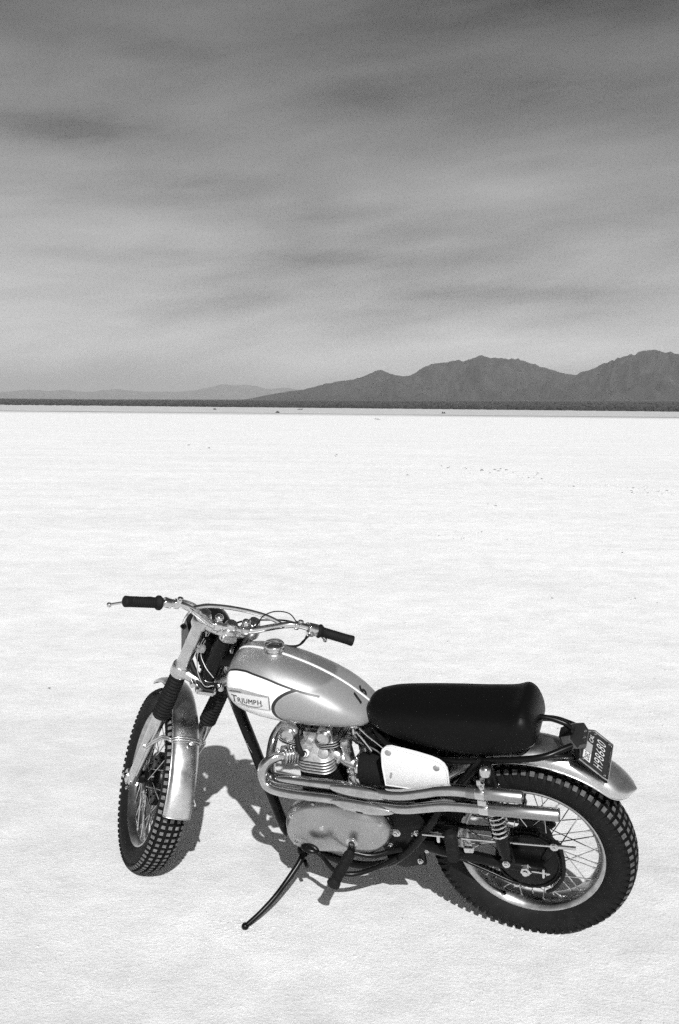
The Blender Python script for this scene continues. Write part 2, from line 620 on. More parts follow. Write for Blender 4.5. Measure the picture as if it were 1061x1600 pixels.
def build_ground():
    vs, fs = [], []
    nang = 360
    rad = [0.0, 0.8, 1.6, 2.4, 3.2, 4, 5, 6.5, 8, 10, 14, 20, 30, 45, 70, 110, 170, 250, 380, 560, 700, 900, 1200, 1700, 2400, 3300, 4600,
           6500, 9000, 13000, 20000, 32000, 50000, 70000]
    vs.append((0, 0, 0))
    for r in rad[1:]:
        for k in range(nang):
            a = 2 * PI * k / nang
            x, y = r * math.sin(a), r * math.cos(a)
            z = terrain_rise(x, y) if r < 14000 else terrain_rise(x * 14000 / r, y * 14000 / r)
            vs.append((x, y, z))
    for k in range(nang):
        fs.append((0, 1 + k, 1 + (k + 1) % nang))
    for i in range(len(rad) - 2):
        a, b = 1 + i * nang, 1 + (i + 1) * nang
        for k in range(nang):
            k2 = (k + 1) % nang
            fs.append((a + k, b + k, b + k2, a + k2))
    mb = MB()
    mb.add(vs, fs)
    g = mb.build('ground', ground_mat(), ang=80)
    tag(g, 'white dry lake bed with fine cracked crust reaching a grey far shore', None, kind='structure')
    return g


build_ground()

RIGHT = [(300, 628), (380, 624), (413, 618), (440, 613), (470, 609), (500, 602), (520, 598), (545, 594), (560, 590), (578, 583), (592, 579), (603, 583), (615, 587), (638, 588), (650, 581),
         (660, 575), (672, 569), (685, 567), (700, 566), (720, 564), (735, 560), (750, 556), (765, 559), (785, 561), (800, 561), (820, 566), (840, 572), (860, 577), (880, 583), (895, 586), (912, 580), (930, 574),
         (945, 567), (960, 562), (980, 555), (1000, 549), (1020, 547), (1035, 550), (1061, 555), (1120, 556), (1200, 548), (1300, 570), (1450, 560), (1700, 590), (2000, 600)]
LEFT = [(-900, 600), (-600, 606), (-300, 604), (-100, 611), (0, 612), (30, 610), (50, 609), (75, 611), (100, 609), (120, 611), (140, 612), (160, 609), (180, 608), (200, 610), (230, 612), (265, 612), (300, 610),
        (325, 605), (350, 601), (365, 602), (385, 601), (400, 604), (420, 608), (440, 606), (455, 607), (475, 611), (520, 612), (600, 610), (800, 605), (1100, 606), (1600, 600)]


def range_mesh(name, pts, D, depth, jag, seed, mat, label, u0, u1, n=760, rows=70):
    """a mountain range at distance D, its crest following the surveyed heights"""
    keys = [(u, v) for u, v in pts]
    vs, fs = [], []
    for j in range(rows):
        t = j / (rows - 1)
        for i in range(n):
            u = u0 + (u1 - u0) * i / (n - 1)
            v = interp(keys, u)[0]
            a, te = img_dir(u, v)
            H = max(te, 0.0006) * D + 1.7
            d = D - depth * (0.75 - t * 1.25)
            x, y = d * math.sin(a), d * math.cos(a)
            # crest at t = .6, spurs and gullies run down from it
            env = (t / 0.6) ** 1.25 if t <= 0.6 else max(0.0, 1 - (t - 0.6) / 0.4) ** 1.2
            q = Vector((x / (depth * 0.16), y / (depth * 0.42), seed))
            rg = 1 - abs(noise.noise(q)) * 2
            rg2 = 1 - abs(noise.noise(q * 2.7)) * 2
            rg3 = noise.noise(q * 7.0)
            mod = (rg * 0.5 + rg2 * 0.3 + rg3 * 0.25 - 0.45)
            side = 4 * env * (1 - env)
            rg4 = 1 - abs(noise.noise(q * 5.3)) * 2
            mod += (rg4 - .4) * .22 + noise.noise(q * 19) * .10
            h = H * (env + side * mod * 0.72) + H * env * (rg3 * 0.02 + noise.noise(q * 16) * 0.015) * jag
            base = terrain_rise(min(x, 14000), min(y, 14000)) * 0.5
            h = min(h, H * d / D * (1.0 + .05 * noise.noise(Vector((u * .045, seed, 0))) + .035 * noise.noise(Vector((u * .13, seed, 3))) + .012 * noise.noise(q * 16)))
            z = max(h, -2) if t > 0 else -3
            vs.append((x, y, z))
    for j in range(rows - 1):
        for i in range(n - 1):
            a = j * n + i
            fs.append((a, a + 1, a + n + 1, a + n))
    mb = MB()
    mb.add(vs, fs)
    o = mb.build(name, mat, ang=60)
    tag(o, label, None, kind='structure')
    return o


def rock_mat(name, g):
    t = NT(name)
    geo = t.n('ShaderNodeNewGeometry').outputs['Position']
    n1 = t.noise(0.004, 7, 0.7, vec=geo)
    n2 = t.noise(0.03, 5, 0.7, vec=geo)
    f = t.math('ADD', t.math('MULTIPLY', t.math('SUBTRACT', n1, 0.5), g * 2.4), t.math('MULTIPLY', t.math('SUBTRACT', n2, 0.5), g * 1.6))
    t.set(t.b.inputs['Base Color'], t.grey(t.math('ADD', f, g)))
    t.b.inputs['Roughness'].default_value = 0.95
    t.b.inputs['Specular IOR Level'].default_value = 0.0
    return t.m


range_mesh('mountain_range', RIGHT, 11000, 4200, 1.0, 1.3, rock_mat('desert_rock', 0.036),
           'dark rugged mountain range rising behind the right half of the lake bed', 330, 1900)
range_mesh('far_hills', LEFT, 34000, 9000, 0.6, 5.1, rock_mat('far_rock', 0.11),
           'pale low hills on the horizon at the left', -800, 1500)


def build_shrubs():
    mb = MB()
    rnd = random.Random(3)
    bm = bmesh.new()
    bmesh.ops.create_icosphere(bm, subdivisions=1, radius=1.0)
    bv = [v.co.copy() for v in bm.verts]
    bf = [tuple(v.index for v in f.verts) for f in bm.faces]
    bm.free()
    for _ in range(5200):
        a = rnd.uniform(-0.75, 0.75)
        d = 470 + 1900 * rnd.random() ** 2.2
        x, y = d * math.sin(a), d * math.cos(a)
        r = rnd.uniform(0.45, 1.3) * max(.45, min(1.0, .8 + a))
        z = terrain_rise(x, y)
        mb.add([(x + v.x * r * rnd.uniform(.8, 1.7), y + v.y * r * rnd.uniform(.8, 1.5), z + r * .35 + v.z * r * rnd.uniform(.6, 1.1)) for v in bv], bf)
    o = mb.build('desert_scrub', simple('scrub', 0.035, 0.9, var=0.4, nscale=1), ang=10)
    tag(o, 'dark band of low desert scrub along the far shore', 'shrubs', kind='stuff')


build_shrubs()


def fallen_branch(u, v, length, label, seed):
    """driftwood lying on the silt far out"""
    rnd = random.Random(seed)
    a, te = img_dir(u, v)
    d = 1.72 / max(-te, 1e-4)
    x, y = d * math.sin(a), d * math.cos(a)
    r = bpy.data.objects.new('fallen_branch', None)
    col.objects.link(r)
    r.location = (x, y, 0)
    tag(r, label, 'branch', 'dark branches lying on the far silt')
    mb = MB()
    L = length
    mb.tube([(-L / 2, 0, .05), (-L * .2, .1, .12), (L * .15, 0, .10), (L / 2, .1, .05)], [.06, .09, .08, .03], 8, smooth=4)
    mb.build('limb', 'dark', r)
    for k in range(4):
        mb = MB()
        s = rnd.uniform(-.35, .4) * L
        e = V(s + rnd.uniform(-.3, .3) * L, rnd.uniform(-.3, .3), rnd.uniform(.18, .40))
        mb.tube([(s, .03, .15), (V(s, 0, .15) + e) / 2 + V(.05, .05, .1), e], [.07, .05, .02], 6, smooth=3)
        mb.build('twig', 'dark', r)


fallen_branch(334, 640, 0.9, 'small dark forked branch lying on the grey silt left of centre, standing highest', 1)
fallen_branch(467, 640, 1.7, 'long flat dark branch lying on the grey silt near the middle of the shore', 2)
fallen_branch(432, 645, 0.8, 'short dark branch nearest the white lake bed edge, left of the middle', 3)
fallen_branch(692, 646, 0.9, 'dark branch lying alone on the grey silt below the right mountains', 4)


def build_clods():
    mb = MB()
    rnd = random.Random(11)

    def clod(x, y, r):
        n = rnd.randint(5, 7)
        h = r * rnd.uniform(.35, .8)
        ang0 = rnd.uniform(0, 6.3)
        st = rnd.uniform(.6, 1.7)
        ring = [V(x + math.cos(ang0 + 2 * PI * k / n) * r * st * rnd.uniform(.7, 1.2), y + math.sin(ang0 + 2 * PI * k / n) * r * rnd.uniform(.7, 1.2), -0.001) for k in range(n)]
        top = [V(x + (p.x - x) * .55, y + (p.y - y) * .55, h * rnd.uniform(.6, 1.1)) for p in ring]
        mb.rings([ring, top])
    for _ in range(2600):
        y = 1.9 + 7.5 * rnd.random() ** 1.3
        x = rnd.uniform(-.55, .55) * (y + .8)
        clod(x, y, rnd.uniform(.0012, .0045) * (1 + .9 * (rnd.random() < .06)))
    for _ in range(900):
        y = 5 + 60 * rnd.random() ** 1.8
        x = rnd.gauss(.18, .13) * y
        clod(x, y, rnd.uniform(.004, .012) * (1 + y / 40))
    # broken crust along an old wheel track beyond the machine
    for _ in range(500):
        u = rnd.uniform(560, 1061)
        a, te = img_dir(u, 725 + (u - 560) * .085 + rnd.gauss(0, 5))
        d = 1.72 / -te
        clod(d * math.sin(a), d * math.cos(a), rnd.uniform(.008, .03))
    for cx_, cy_ in ((0.66, 3.17), (-.66, 3.66), (-.297, 3.11)):
        for _ in range(170):
            q = abs(rnd.gauss(0, .07)) + .02
            a = rnd.uniform(0, 2 * PI)
            clod(cx_ + math.cos(a) * q, cy_ + math.sin(a) * q * .8, rnd.uniform(.0015, .0060))
    o = mb.build('dirt_clods', simple('crust', 0.52, 0.95, var=0.2, nscale=50), ang=20)
    tag(o, 'small crumbs of broken salt crust scattered over the white lake bed', 'gravel', kind='stuff')


build_clods()


def build_grit():
    """dark flakes of mud and blown straw on the crust"""
    mb = MB()
    rnd = random.Random(23)
    spots = [(700, 729, 8), (726, 731, 5), (748, 733, 16), (775, 735, 14), (800, 738, 10), (830, 742, 14), (870, 745, 20), (893, 760, 6), (1008, 767, 16), (1035, 768, 16), (780, 785, 20), (635, 740, 12),
             (815, 845, 5), (955, 860, 6), (980, 865, 5), (800, 843, 4), (725, 842, 4), (900, 950, 40), (1000, 940, 40), (60, 1085, 8), (520, 712, 4), (590, 655, 3), (730, 835, 20), (300, 700, 40)]
    for u, v, sp_ in spots:
        for _ in range(rnd.randint(2, 6)):
            a, te = img_dir(u + rnd.gauss(0, sp_), v + rnd.gauss(0, sp_ * .18))
            d = 1.72 / max(-te, .01)
            r_ = rnd.uniform(.0005, .0012) * d * rnd.uniform(.5, 1.2)
            x, y = d * math.sin(a), d * math.cos(a)
            ring = [V(x + math.cos(k * 1.25 + d) * r_ * rnd.uniform(.7, 2.0), y + math.sin(k * 1.25 + d) * r_ * rnd.uniform(.6, 1.1), -.001) for k in range(5)]
            mb.rings([ring, [V(x + (q.x - x) * .5, y + (q.y - y) * .5, r_ * rnd.uniform(.4, .9)) for q in ring]])
    for _ in range(160):
        y = 2 + 9 * rnd.random() ** 1.2
        x = rnd.uniform(-.5, .5) * (y + .8)
        r_ = rnd.uniform(.0008, .0026)
        ring = [V(x + math.cos(k * 1.25) * r_ * rnd.uniform(.7, 2.4), y + math.sin(k * 1.25) * r_ * rnd.uniform(.7, 1.4), -.001) for k in range(5)]
        mb.rings([ring, [V(x + (q.x - x) * .5, y + (q.y - y) * .5, r_ * .7) for q in ring]])
    o = mb.build('dark_grit', simple('mud_flakes', 0.18, 0.95, var=0.4, nscale=50), ang=20)
    tag(o, 'scattered dark flakes of mud and straw on the white crust', 'gravel', kind='stuff')


build_grit()

# ------------------------------------------------------------------ the motorcycle
YAW, LEAN, PIT, STEER = 2.800452, 0.292679, -0.000664, -0.991522
bike = bpy.data.objects.new('motorcycle', None)
col.objects.link(bike)
bike.matrix_world = (Matrix.Translation((0.663637, 3.169976, 0.0015)) @ Matrix.Rotation(YAW, 4, 'Z')
                     @ Matrix.Rotation(PIT, 4, 'Y') @ Matrix.Rotation(-LEAN, 4, 'X'))
tag(bike, 'vintage scrambler motorcycle with silver tank leaning on its side stand on the white lake bed', 'motorcycle')

PA = V(1.382028, 0, 0.311472)
SA = V(-0.492189, 0, 0.870488)
SN = V(0.870488, 0, 0.492189)
AXF = V(1.427209, 0, 0.337018)
AXR = V(0, 0, 0.3303)
SROT = Matrix.Rotation(STEER, 3, SA)


def ST(v):
    return SROT @ (Vector(v) - PA) + PA


def F(s, n, y):
    """point in the fork's own frame: s up the steering axis, n forward, y to the left"""
    return PA + SA * s + SN * n + V(0, y, 0)


# ---- wheels
def knob(mb, c, er, et, ey, hw, ht, hh):
    vs = []
    for k, (a, b) in enumerate(((-1, -1), (1, -1), (1, 1), (-1, 1))):
        vs.append(c + ey * hw * a + et * ht * b - er * 0.004)
    for k, (a, b) in enumerate(((-1, -1), (1, -1), (1, 1), (-1, 1))):
        vs.append(c + ey * hw * a * .86 + et * ht * b * .86 + er * hh)
    mb.add(vs, [(4, 5, 6, 7)])
    c_ = mb.cur
    mb.cur = 0
    mb.add(vs, [(0, 1, 2, 3), (0, 1, 5, 4), (1, 2, 6, 5), (2, 3, 7, 6), (3, 0, 4, 7)])
    mb.cur = c_


def make_wheel(cen, Ro, w, rf, yf, nrow, xf, front):
    """rim with tyre, spokes and hub as its sub-parts"""
    mb = MB()
    rb = rf - 0.017
    prof = [(rf, yf), (rf - .001, yf + .0025), (rf - .006, yf + .003), (rb + .004, yf - .002), (rb, yf - .008), (rb - .008, yf * .45), (rb - .010, 0)]
    prof = prof + [(r, -y) for r, y in prof[-2::-1]]
    inner = [(rb - .004, -yf * .45), (rb + .002, -yf + .012), (rf - .004, -yf + .004)]
    prof = prof + [(rf - .001, -yf + .003)] + [(rb + .006, -yf + .012), (rb - .002, -yf * .4), (rb - .002, yf * .4), (rb + .006, yf - .012), (rf - .001, yf - .003)]
    mb.lathe(prof, cen, (0, 1, 0), 96, closed=True)
    wheel = mb.build('wheel', 'rim', bike, xf, 35)
    # tyre
    mb = MB()
    c0 = Ro - 0.010
    side = [(rf - .004, yf - .004), (rf + .004, yf + .004), (rf + .014, yf + .012), (rf + .03, w - .002), (rf + .045, w), (c0 - .022, w - .003), (c0 - .012, w - .010), (c0 - .005, w * .58), (c0 - .001, w * .28), (c0, 0)]
    # surface in radius / y
    full = side + [(r, -y) for r, y in side[-2::-1]]
    mb.cur = 0
    mb.lathe(full, cen, (0, 1, 0), 110, closed=True)
    mb.cur = 1
    # moulded bead lines
    rnd = random.Random(nrow)
    cols = [(0.0, 0, .0), (w * .43, 0, 0), (-w * .43, 0, 0), (w * .76, 1, 0), (-w * .76, 1, 0)]
    for i in range(nrow):
        for (y, sh, half) in cols:
            a = 2 * PI * (i + half * .5) / nrow
            er = V(math.cos(a), 0, math.sin(a))
            et = V(-math.sin(a), 0, math.cos(a))
            pitch = 2 * PI * Ro / nrow
            if not sh:
                rr = c0 - .002 - .010 * (abs(y) / w) ** 2 * 1.2
                tilt = math.copysign(.22 if y else 0, y) if y else 0
                er2 = (er + V(0, tilt, 0)).normalized()
                ey = V(0, 1, 0) - er2 * er2.y
                knob(mb, Vector(cen) + er * rr + V(0, y, 0), er2, et, ey.normalized(), w * .150, pitch * .30, .0120)
            else:
                s_ = 1 if y > 0 else -1
                er2 = (er + V(0, s_ * .85, 0)).normalized()
                ey = (V(0, s_, 0) - er2 * (s_ * er2.y)).normalized()
                knob(mb, Vector(cen) + er * (c0 - .0125) + V(0, s_ * (w - .012), 0), er2, et, ey, w * .165, pitch * .30, .0110)
                # lug running down the sidewall
                mb.cur = 0
                knob(mb, Vector(cen) + er * (c0 - .026) + V(0, s_ * (w - .006), 0), (er * .35 + V(0, s_, 0)).normalized(), et, er, .013 if not front else .009, pitch * .27, .0065 if not front else .0045)
                mb.cur = 1
    mb.build('tyre', ['rubber', 'tread' if front else 'tread_rear'], wheel, xf, 30)
    # hub
    mb = MB()
    if front:
        mb.lathe([(.012, -.085), (.022, -.078), (.022, -.05), (.026, .0), (.026, .026), (.046, .030), (.046, .036), (.025, .04), (.016, .06)], cen, (0, 1, 0), 40)
        fl = ((.094, -.030, .009), (.044, .033, .009))
    else:
        mb.lathe([(.02, -.07), (.03, -.06), (.06, -.045), (.062, -.04), (.05, -.035), (.045, .0), (.05, .02), (.098, .03), (.10, .034), (.10, .07), (.03, .075)], cen, (0, 1, 0), 40)
        fl = ((.06, -.042, .009), (.099, .036, .009))
    mb.build('hub', 'dark' if front else 'dark', wheel, xf, 35)
    # spokes
    ns = 40
    for k in range(ns):
        a = 2 * PI * k / ns
        sidei = k % 2
        fr, fy, _ = fl[sidei]
        lead = (1 if (k // 2) % 2 else -1) * (0.62 if fr < .07 else .38)
        a0 = a + lead
        p0 = Vector(cen) + V(math.cos(a0) * fr, fy + (0.003 if (k // 2) % 2 else -.003), math.sin(a0) * fr)
        p1 = Vector(cen) + V(math.cos(a) * (rb - .004), (-.008 if sidei == 0 else .008), math.sin(a) * (rb - .004))
        m2 = MB()
        m2.tube([p0, p1], .0019, 6)
        d = (p0 - p1).normalized()
        m2.tube([p1 - d * .004, p1 + d * .016], [.0036, .0030], 8)
        m2.build('spoke', 'chrome', wheel, xf, 40)
    return wheel


wheel_r = make_wheel(AXR, .3300, .0585, .2365, .0375, 74, None, False)
wheel_f = make_wheel(AXF, .3350, .0515, .2485, .0310, 82, ST, True)
tag(wheel_r, 'rear wheel with wide knobbly tyre and black sprocket')
tag(wheel_f, 'front wheel turned to its right, knobbly tyre')

# ---- front brake plate and drum (black)
mb = MB()
mb.lathe([(.02, -.072), (.085, -.066), (.096, -.058), (.098, .000), (.094, .008), (.088, .010), (.080, .004), (.050, .010), (.034, .014), (.028, .030), (.034, .034), (.034, .040), (.024, .046), (.018, .080)], AXF, (0, 1, 0), 48)
for k in range(10):
    a = 2 * PI * k / 10
    mb.bolt(AXF + V(math.cos(a) * .068, .004, math.sin(a) * .068), (0, 1, 0), .004, .006)
mb.build('brake_plate', 'black', bike, ST)

# ---- fork
for sg in (1, -1):
    Y = .0867 * sg
    n0 = .038
    mb = MB()
    # lower slider in alloy, with a rib and an axle lug
    mb.tube([F(-.012, n0, Y), F(.03, n0, Y), F(.08, n0, Y), F(.20, n0, Y), F(.33, n0, Y), F(.352, n0, Y)], [.019, .021, .0205, .0225, .0245, .0265], 24)
    mb.tube([F(.05, n0 - .026, Y), F(.15, n0 - .028, Y), F(.30, n0 - .030, Y), F(.345, n0 - .02, Y)], [.004, .006, .007, .008], 10, smooth=3)
    mb.cyl(AXF + V(0, Y - .022 * sg, 0), AXF + V(0, Y + .024 * sg, 0), .024, 28, .004)
    mb.box(F(-.005, n0 + .006, Y), (.05, .036, .036), Matrix.Rotation(-R(29.5), 3, 'Y'), .008)
    sl = mb.build('fork_slider', 'alu', bike, ST)
    mb = MB()
    mb.bolt(AXF + V(0, Y + .024 * sg, 0), (0, sg, 0), .010, .010)
    mb.bolt(F(-.03, n0 + .016, Y + .012 * sg), SN * -1 + V(0, .2, 0), .005, .012)
    mb.bolt(F(-.03, n0 - .016, Y + .012 * sg), SA * -1, .005, .008)
    mb.build('axle_nut', 'chrome', sl, ST)
    # rubber gaiter
    mb = MB()
    prof = []
    nb = 15
    L0, L1 = .345, .566
    for k in range(nb):
        t0 = L0 + (L1 - L0) * k / nb
        dt = (L1 - L0) / nb
        r0 = .0315 - .004 * k / nb
        prof += [(r0 - .0055, t0), (r0 - .001, t0 + dt * .28), (r0, t0 + dt * .5), (r0 - .001, t0 + dt * .72)]
    prof.append((.022, L1))
    mb.lathe(prof, F(0, n0, Y), SA, 32)
    mb.build('fork_gaiter', 'rubber', bike, ST, 50)
    # upper tube shroud and headlamp ear
    mb = MB()
    mb.lathe([(.026, .566), (.027, .575), (.027, .60), (.0245, .605), (.0235, .612), (.0232, .690), (.0242, .694), (.0245, .700), (.0235, .705), (.0235, .790), (.026, .797)], F(0, n0, Y), SA, 32)
    mb.build('fork_shroud', 'alu', bike, ST)
    # top nut
    mb = MB()
    mb.lathe([(.0265, .797), (.0275, .803), (.027, .822), (.022, .832), (.0185, .834), (.0180, .842), (.012, .845)], F(0, n0, Y), SA, 28)
    mb.build('fork_cap', 'chrome', bike, ST)

# yokes
mb = MB()
for sg in (1, -1):
    mb.tube([F(.805, .0, 0), F(.803, .012, sg * .045), F(.800, .038, sg * .0867)], [.024, .020, .022], 14, smooth=5)
    mb.lathe([(.031, .780), (.033, .785), (.033, .808), (.030, .813)], F(0, .038, sg * .0867), SA, 28)
mb.lathe([(.026, .775), (.030, .785), (.030, .815), (.024, .823)], F(0, 0, 0), SA, 28)
mb.box(F(.80, -.028, 0), (.03, .05, .026), Matrix.Rotation(-R(29.5), 3, 'Y'), .008)
yk = mb.build('top_yoke', 'alu', bike, ST)
mb = MB()
mb.lathe([(.021, .823), (.023, .827), (.023, .838), (.018, .846), (.004, .849)], F(0, 0, 0), SA, 24)
mb.build('stem_nut', 'chrome', yk, ST)
mb = MB()
for sg in (1, -1):
    mb.tube([F(.575, -.01, 0), F(.575, .005, sg * .045), F(.575, .038, sg * .0867)], [.024, .019, .022], 14, smooth=5)
    mb.lathe([(.030, .553), (.033, .558), (.033, .592), (.030, .597)], F(0, .038, sg * .0867), SA, 28)
    mb.cyl(F(.575, .004, sg * .050), F(.575, -.034, sg * .050), .010, 16, .002)
    mb.cyl(F(.562, .07, sg * .075), F(.562, .07, sg * .055), .007, 12)
mb.lathe([(.028, .545), (.032, .555), (.032, .60), (.026, .606)], F(0, 0, 0), SA, 28)
mb.box(F(.56, -.03, 0), (.035, .07, .03), Matrix.Rotation(-R(29.5), 3, 'Y'), .008)
yl = mb.build('bottom_yoke', 'alu', bike, ST)

# ---- headlamp (shell seen from behind)
HC = F(.655, .165, 0)
mb = MB()
ha = V(1, 0, -.06).normalized()
mb.lathe([(.004, -.085), (.03, -.081), (.052, -.070), (.070, -.050), (.080, -.025), (.084, .0), (.086, .02), (.086, .028)], HC, ha, 40)
hl = mb.build('headlamp', 'dark', bike, ST)
mb = MB()
mb.lathe([(.086, .026), (.091, .028), (.092, .036), (.088, .044), (.082, .046)], HC, ha, 40, cap=False)
mb.build('headlamp_rim', 'chrome', hl, ST)
mb = MB()
mb.lathe([(.086, .036), (.07, .050), (.04, .058), (.002, .062)], HC, ha, 40)
mb.build('headlamp_glass', 'glass', hl, ST)
for sg in (1, -1):
    mb = MB()
    mb.prism([(p.x, p.z) for p in (F(.60, .05, 0), F(.70, .05, 0), F(.685, .175, 0), F(.635, .175, 0))], sg * .0885, sg * .0925, 0)
    mb.bolt(HC + V(0, sg * .0925, 0), (0, sg, 0), .008, .008)
    mb.build('headlamp_bracket', 'black', hl, ST)

# ---- handlebar
def bar_pts(sg):
    return [F(.828, -.004, 0), F(.827, -.004, sg * .045), F(.830, -.004, sg * .072), F(.858, -.010, sg * .115), F(.892, -.022, sg * .160),
            F(.908, -.028, sg * .200), F(.912, -.036, sg * .235), F(.916, -.050, sg * .285), F(.926, -.082, sg * .384)]


mb = MB()
path = [p for p in bar_pts(1)[::-1]] + bar_pts(-1)[1:]
mb.tube(path, .0111, 16, smooth=6)
hb = mb.build('handlebar', 'chrome', bike, ST)
tag(hb, 'wide chrome braced handlebar')
mb = MB()
mb.tube([F(.885, -.022, .164), F(.890, -.008, .142), F(.894, .006, .10), F(.896, .012, .05), F(.897, .013, 0), F(.896, .012, -.05), F(.894, .006, -.10), F(.890, -.008, -.142), F(.885, -.022, -.164)], .0075, 14, smooth=5)
mb.build('brace', 'chrome', hb, ST)
for sg in (1, -1):
    mb = MB()
    p = F(.828, -.004, sg * .047)
    mb.cyl(p - V(0, .012, 0), p + V(0, .012, 0), .019, 20, .002)
    mb.cyl(F(.805, -.004, sg * .047), F(.835, -.004, sg * .047), .012, 16)
    mb.lathe([(.010, 0), (.014, .004), (.015, .010), (.012, .017), (.005, .021)], F(.842, .008, sg * .047), SA, 18)
    mb.build('bar_clamp', 'chrome', hb, ST)
    # grips
    a, b = F(.9155, -.047, sg * .268), F(.9265, -.083, sg * .388)
    mb = MB()
    L = (b - a).length
    prof = [(.013, 0), (.021, .001), (.0235, .005), (.0235, .010), (.019, .016), (.0165, .020)]
    k = .022
    while k < L - .022:
        prof += [(.0162, k), (.0172, k + .0015), (.0172, k + .003), (.0162, k + .0045)]
        k += .006
    prof += [(.0168, L - .02), (.0175, L - .012), (.0178, L - .003), (.015, L), (.004, L + .001)]
    mb.lathe(prof, a, b - a, 26)
    mb.build('grip', 'rubber', hb, ST)

# left lever and perch, right throttle drum, lever, small controls
def lever(sg):
    mb = MB()
    p = F(.914, -.040, sg * .245)
    mb.cyl(p - V(0, .012, 0), p + V(0, .012, 0), .016, 20, .003)
    mb.box(p + SN * .016 - SA * .008, (.03, .022, .016), Matrix.Rotation(-R(29.5), 3, 'Y'), .004)
    piv = p + SN * .028 - SA * .014
    mb.lathe([(.008, -.008), (.009, -.006), (.009, .006), (.008, .008)], piv, SA, 14)
    tip = F(.762, .085, sg * .385) if sg > 0 else F(.80, .05, sg * .365)
    q1 = piv + (tip - piv) * .30 + V(.012, 0, .010)
    q2 = piv + (tip - piv) * .65 + V(.008, 0, .004)
    pts = [piv, piv + V(.004, sg * .02, -.004), q1, q2, tip]
    mb.tube(pts, [.006, .0055, .005, .0045, .0042], 10, smooth=5)
    mb.ball(pts[-1], .0085, n=14)
    mb.build('lever', 'chrome', hb, ST)


lever(1)
lever(-1)
mb = MB()
mb.cyl(F(.9145, -.044, -.235), F(.9155, -.047, -.268), .021, 24, .003)
mb.box(F(.896, -.044, -.25), (.02, .026, .018), Matrix.Rotation(-R(29.5), 3, 'Y'), .003)
mb.bolt(F(.915, -.066, -.245), -SN, .005, .006)
mb.bolt(F(.915, -.066, -.259), -SN, .005, .006)
mb.build('throttle_drum', 'chrome', hb, ST)
mb = MB()
mb.cyl(F(.909, -.030, .205), F(.909, -.030, .222), .0165, 20, .002)
mb.box(F(.925, -.038, .212), (.022, .014, .03), Matrix.Rotation(-R(20), 3, 'Y'), .005)
mb.ball(F(.943, -.042, .212), .010, (1.1, 1, .6))
mb.build('dip_switch', 'chrome', hb, ST)
mb = MB()
mb.cyl(F(.908, -.03, -.192), F(.909, -.032, -.206), .0150, 20, .002)
mb.cyl(F(.918, -.036, -.199), F(.935, -.044, -.199), .006, 12)
mb.ball(F(.940, -.046, -.199), .010, (1, 1, .65))
mb.build('kill_button', 'chrome', hb, ST)
# cables
def cable(pts, r=.003, mat='black', name='cable', xf=ST, parent=None, sm=8):
    m_ = MB()
    m_.tube(pts, r, 8, smooth=sm)
    return m_.build(name, mat, parent or bike, xf)


cable([F(.925, -.038, -.193), F(.935, -.01, -.165), F(.925, .0, -.12), F(.895, .0, -.088), F(.85, .0, -.08), F(.75, .03, -.06)], .0020, parent=hb)
cable([F(.898, -.01, -.225), F(.87, .03, -.18), F(.835, .05, -.10), F(.80, .06, -.04), F(.74, .07, -.03), F(.62, .04, -.02)], .0032, parent=hb)
cable([F(.893, -.045, -.252), F(.872, -.060, -.232), F(.845, -.060, -.215), F(.80, -.03, -.14), F(.74, -.02, -.06)], .0036, parent=hb)
cable([F(.893, -.038, -.246), F(.85, -.05, -.235), F(.80, -.035, -.19), F(.76, -.01, -.11)], .0036, parent=hb)
cable([F(.902, -.012, .235), F(.895, .01, .19), F(.865, .035, .13), F(.82, .05, .09), F(.74, .05, .05), F(.62, .04, .03)], .0032, mat='chrome', parent=hb)
cable([F(.899, -.008, .228), F(.888, .018, .18), F(.850, .040, .12), F(.79, .06, .08), F(.70, .06, .04)], .0032, mat='chrome', parent=hb)

# wiring, coil, hoses and horn between the fork legs
def loom(pts, r, mat='dark', name='hose', xf=ST, sm=7):
    return cable(pts, r, mat, name, xf, bike, sm)


loom([F(.70, .05, .055), F(.665, .03, .045), F(.62, .0, .02), F(.58, -.01, -.02)], .010)
loom([F(.625, .04, .070), F(.605, .0, .045), F(.59, -.03, .0), F(.595, -.035, -.03)], .009)
loom([F(.605, .05, .075), F(.59, .01, .05), F(.575, -.035, .015), F(.58, -.05, -.02)], .008)
loom([F(.75, .06, .04), F(.69, .03, .06), F(.63, -.01, .05), F(.60, -.05, .02), F(.61, -.055, -.01)], .0019, 'alu', 'wire')
loom([F(.75, .06, .035), F(.68, .03, .05), F(.65, -.01, .03), F(.64, -.05, .0)], .0017, 'alu', 'wire')
loom([F(.77, .02, -.03), F(.72, .03, -.035), F(.66, .02, -.03), F(.60, -.01, -.03)], .012)
loom([F(.78, .07, .01), F(.70, .09, .0), F(.62, .07, .0), F(.58, .05, .01)], .012)
mb = MB()
mb.box(F(.70, .075, .02), (.06, .10, .08), Matrix.Rotation(-R(29.5), 3, 'Y'), .012)
mb.box(F(.64, .06, -.01), (.06, .11, .07), Matrix.Rotation(-R(20), 3, 'Y'), .012)
mb.build('wiring_box', 'dark', bike, ST)
mb = MB()
mb.box(F(.69, .028, .055), (.022, .03, .024), Matrix.Rotation(-R(29.5), 3, 'Y'), .003)
mb.bolt(F(.702, .020, .065), V(-.4, .8, .2), .004, .005)
mb.bolt(F(.68, .018, .062), V(-.4, .8, .2), .004, .005)
mb.build('wire_terminal', 'cast', bike, ST)

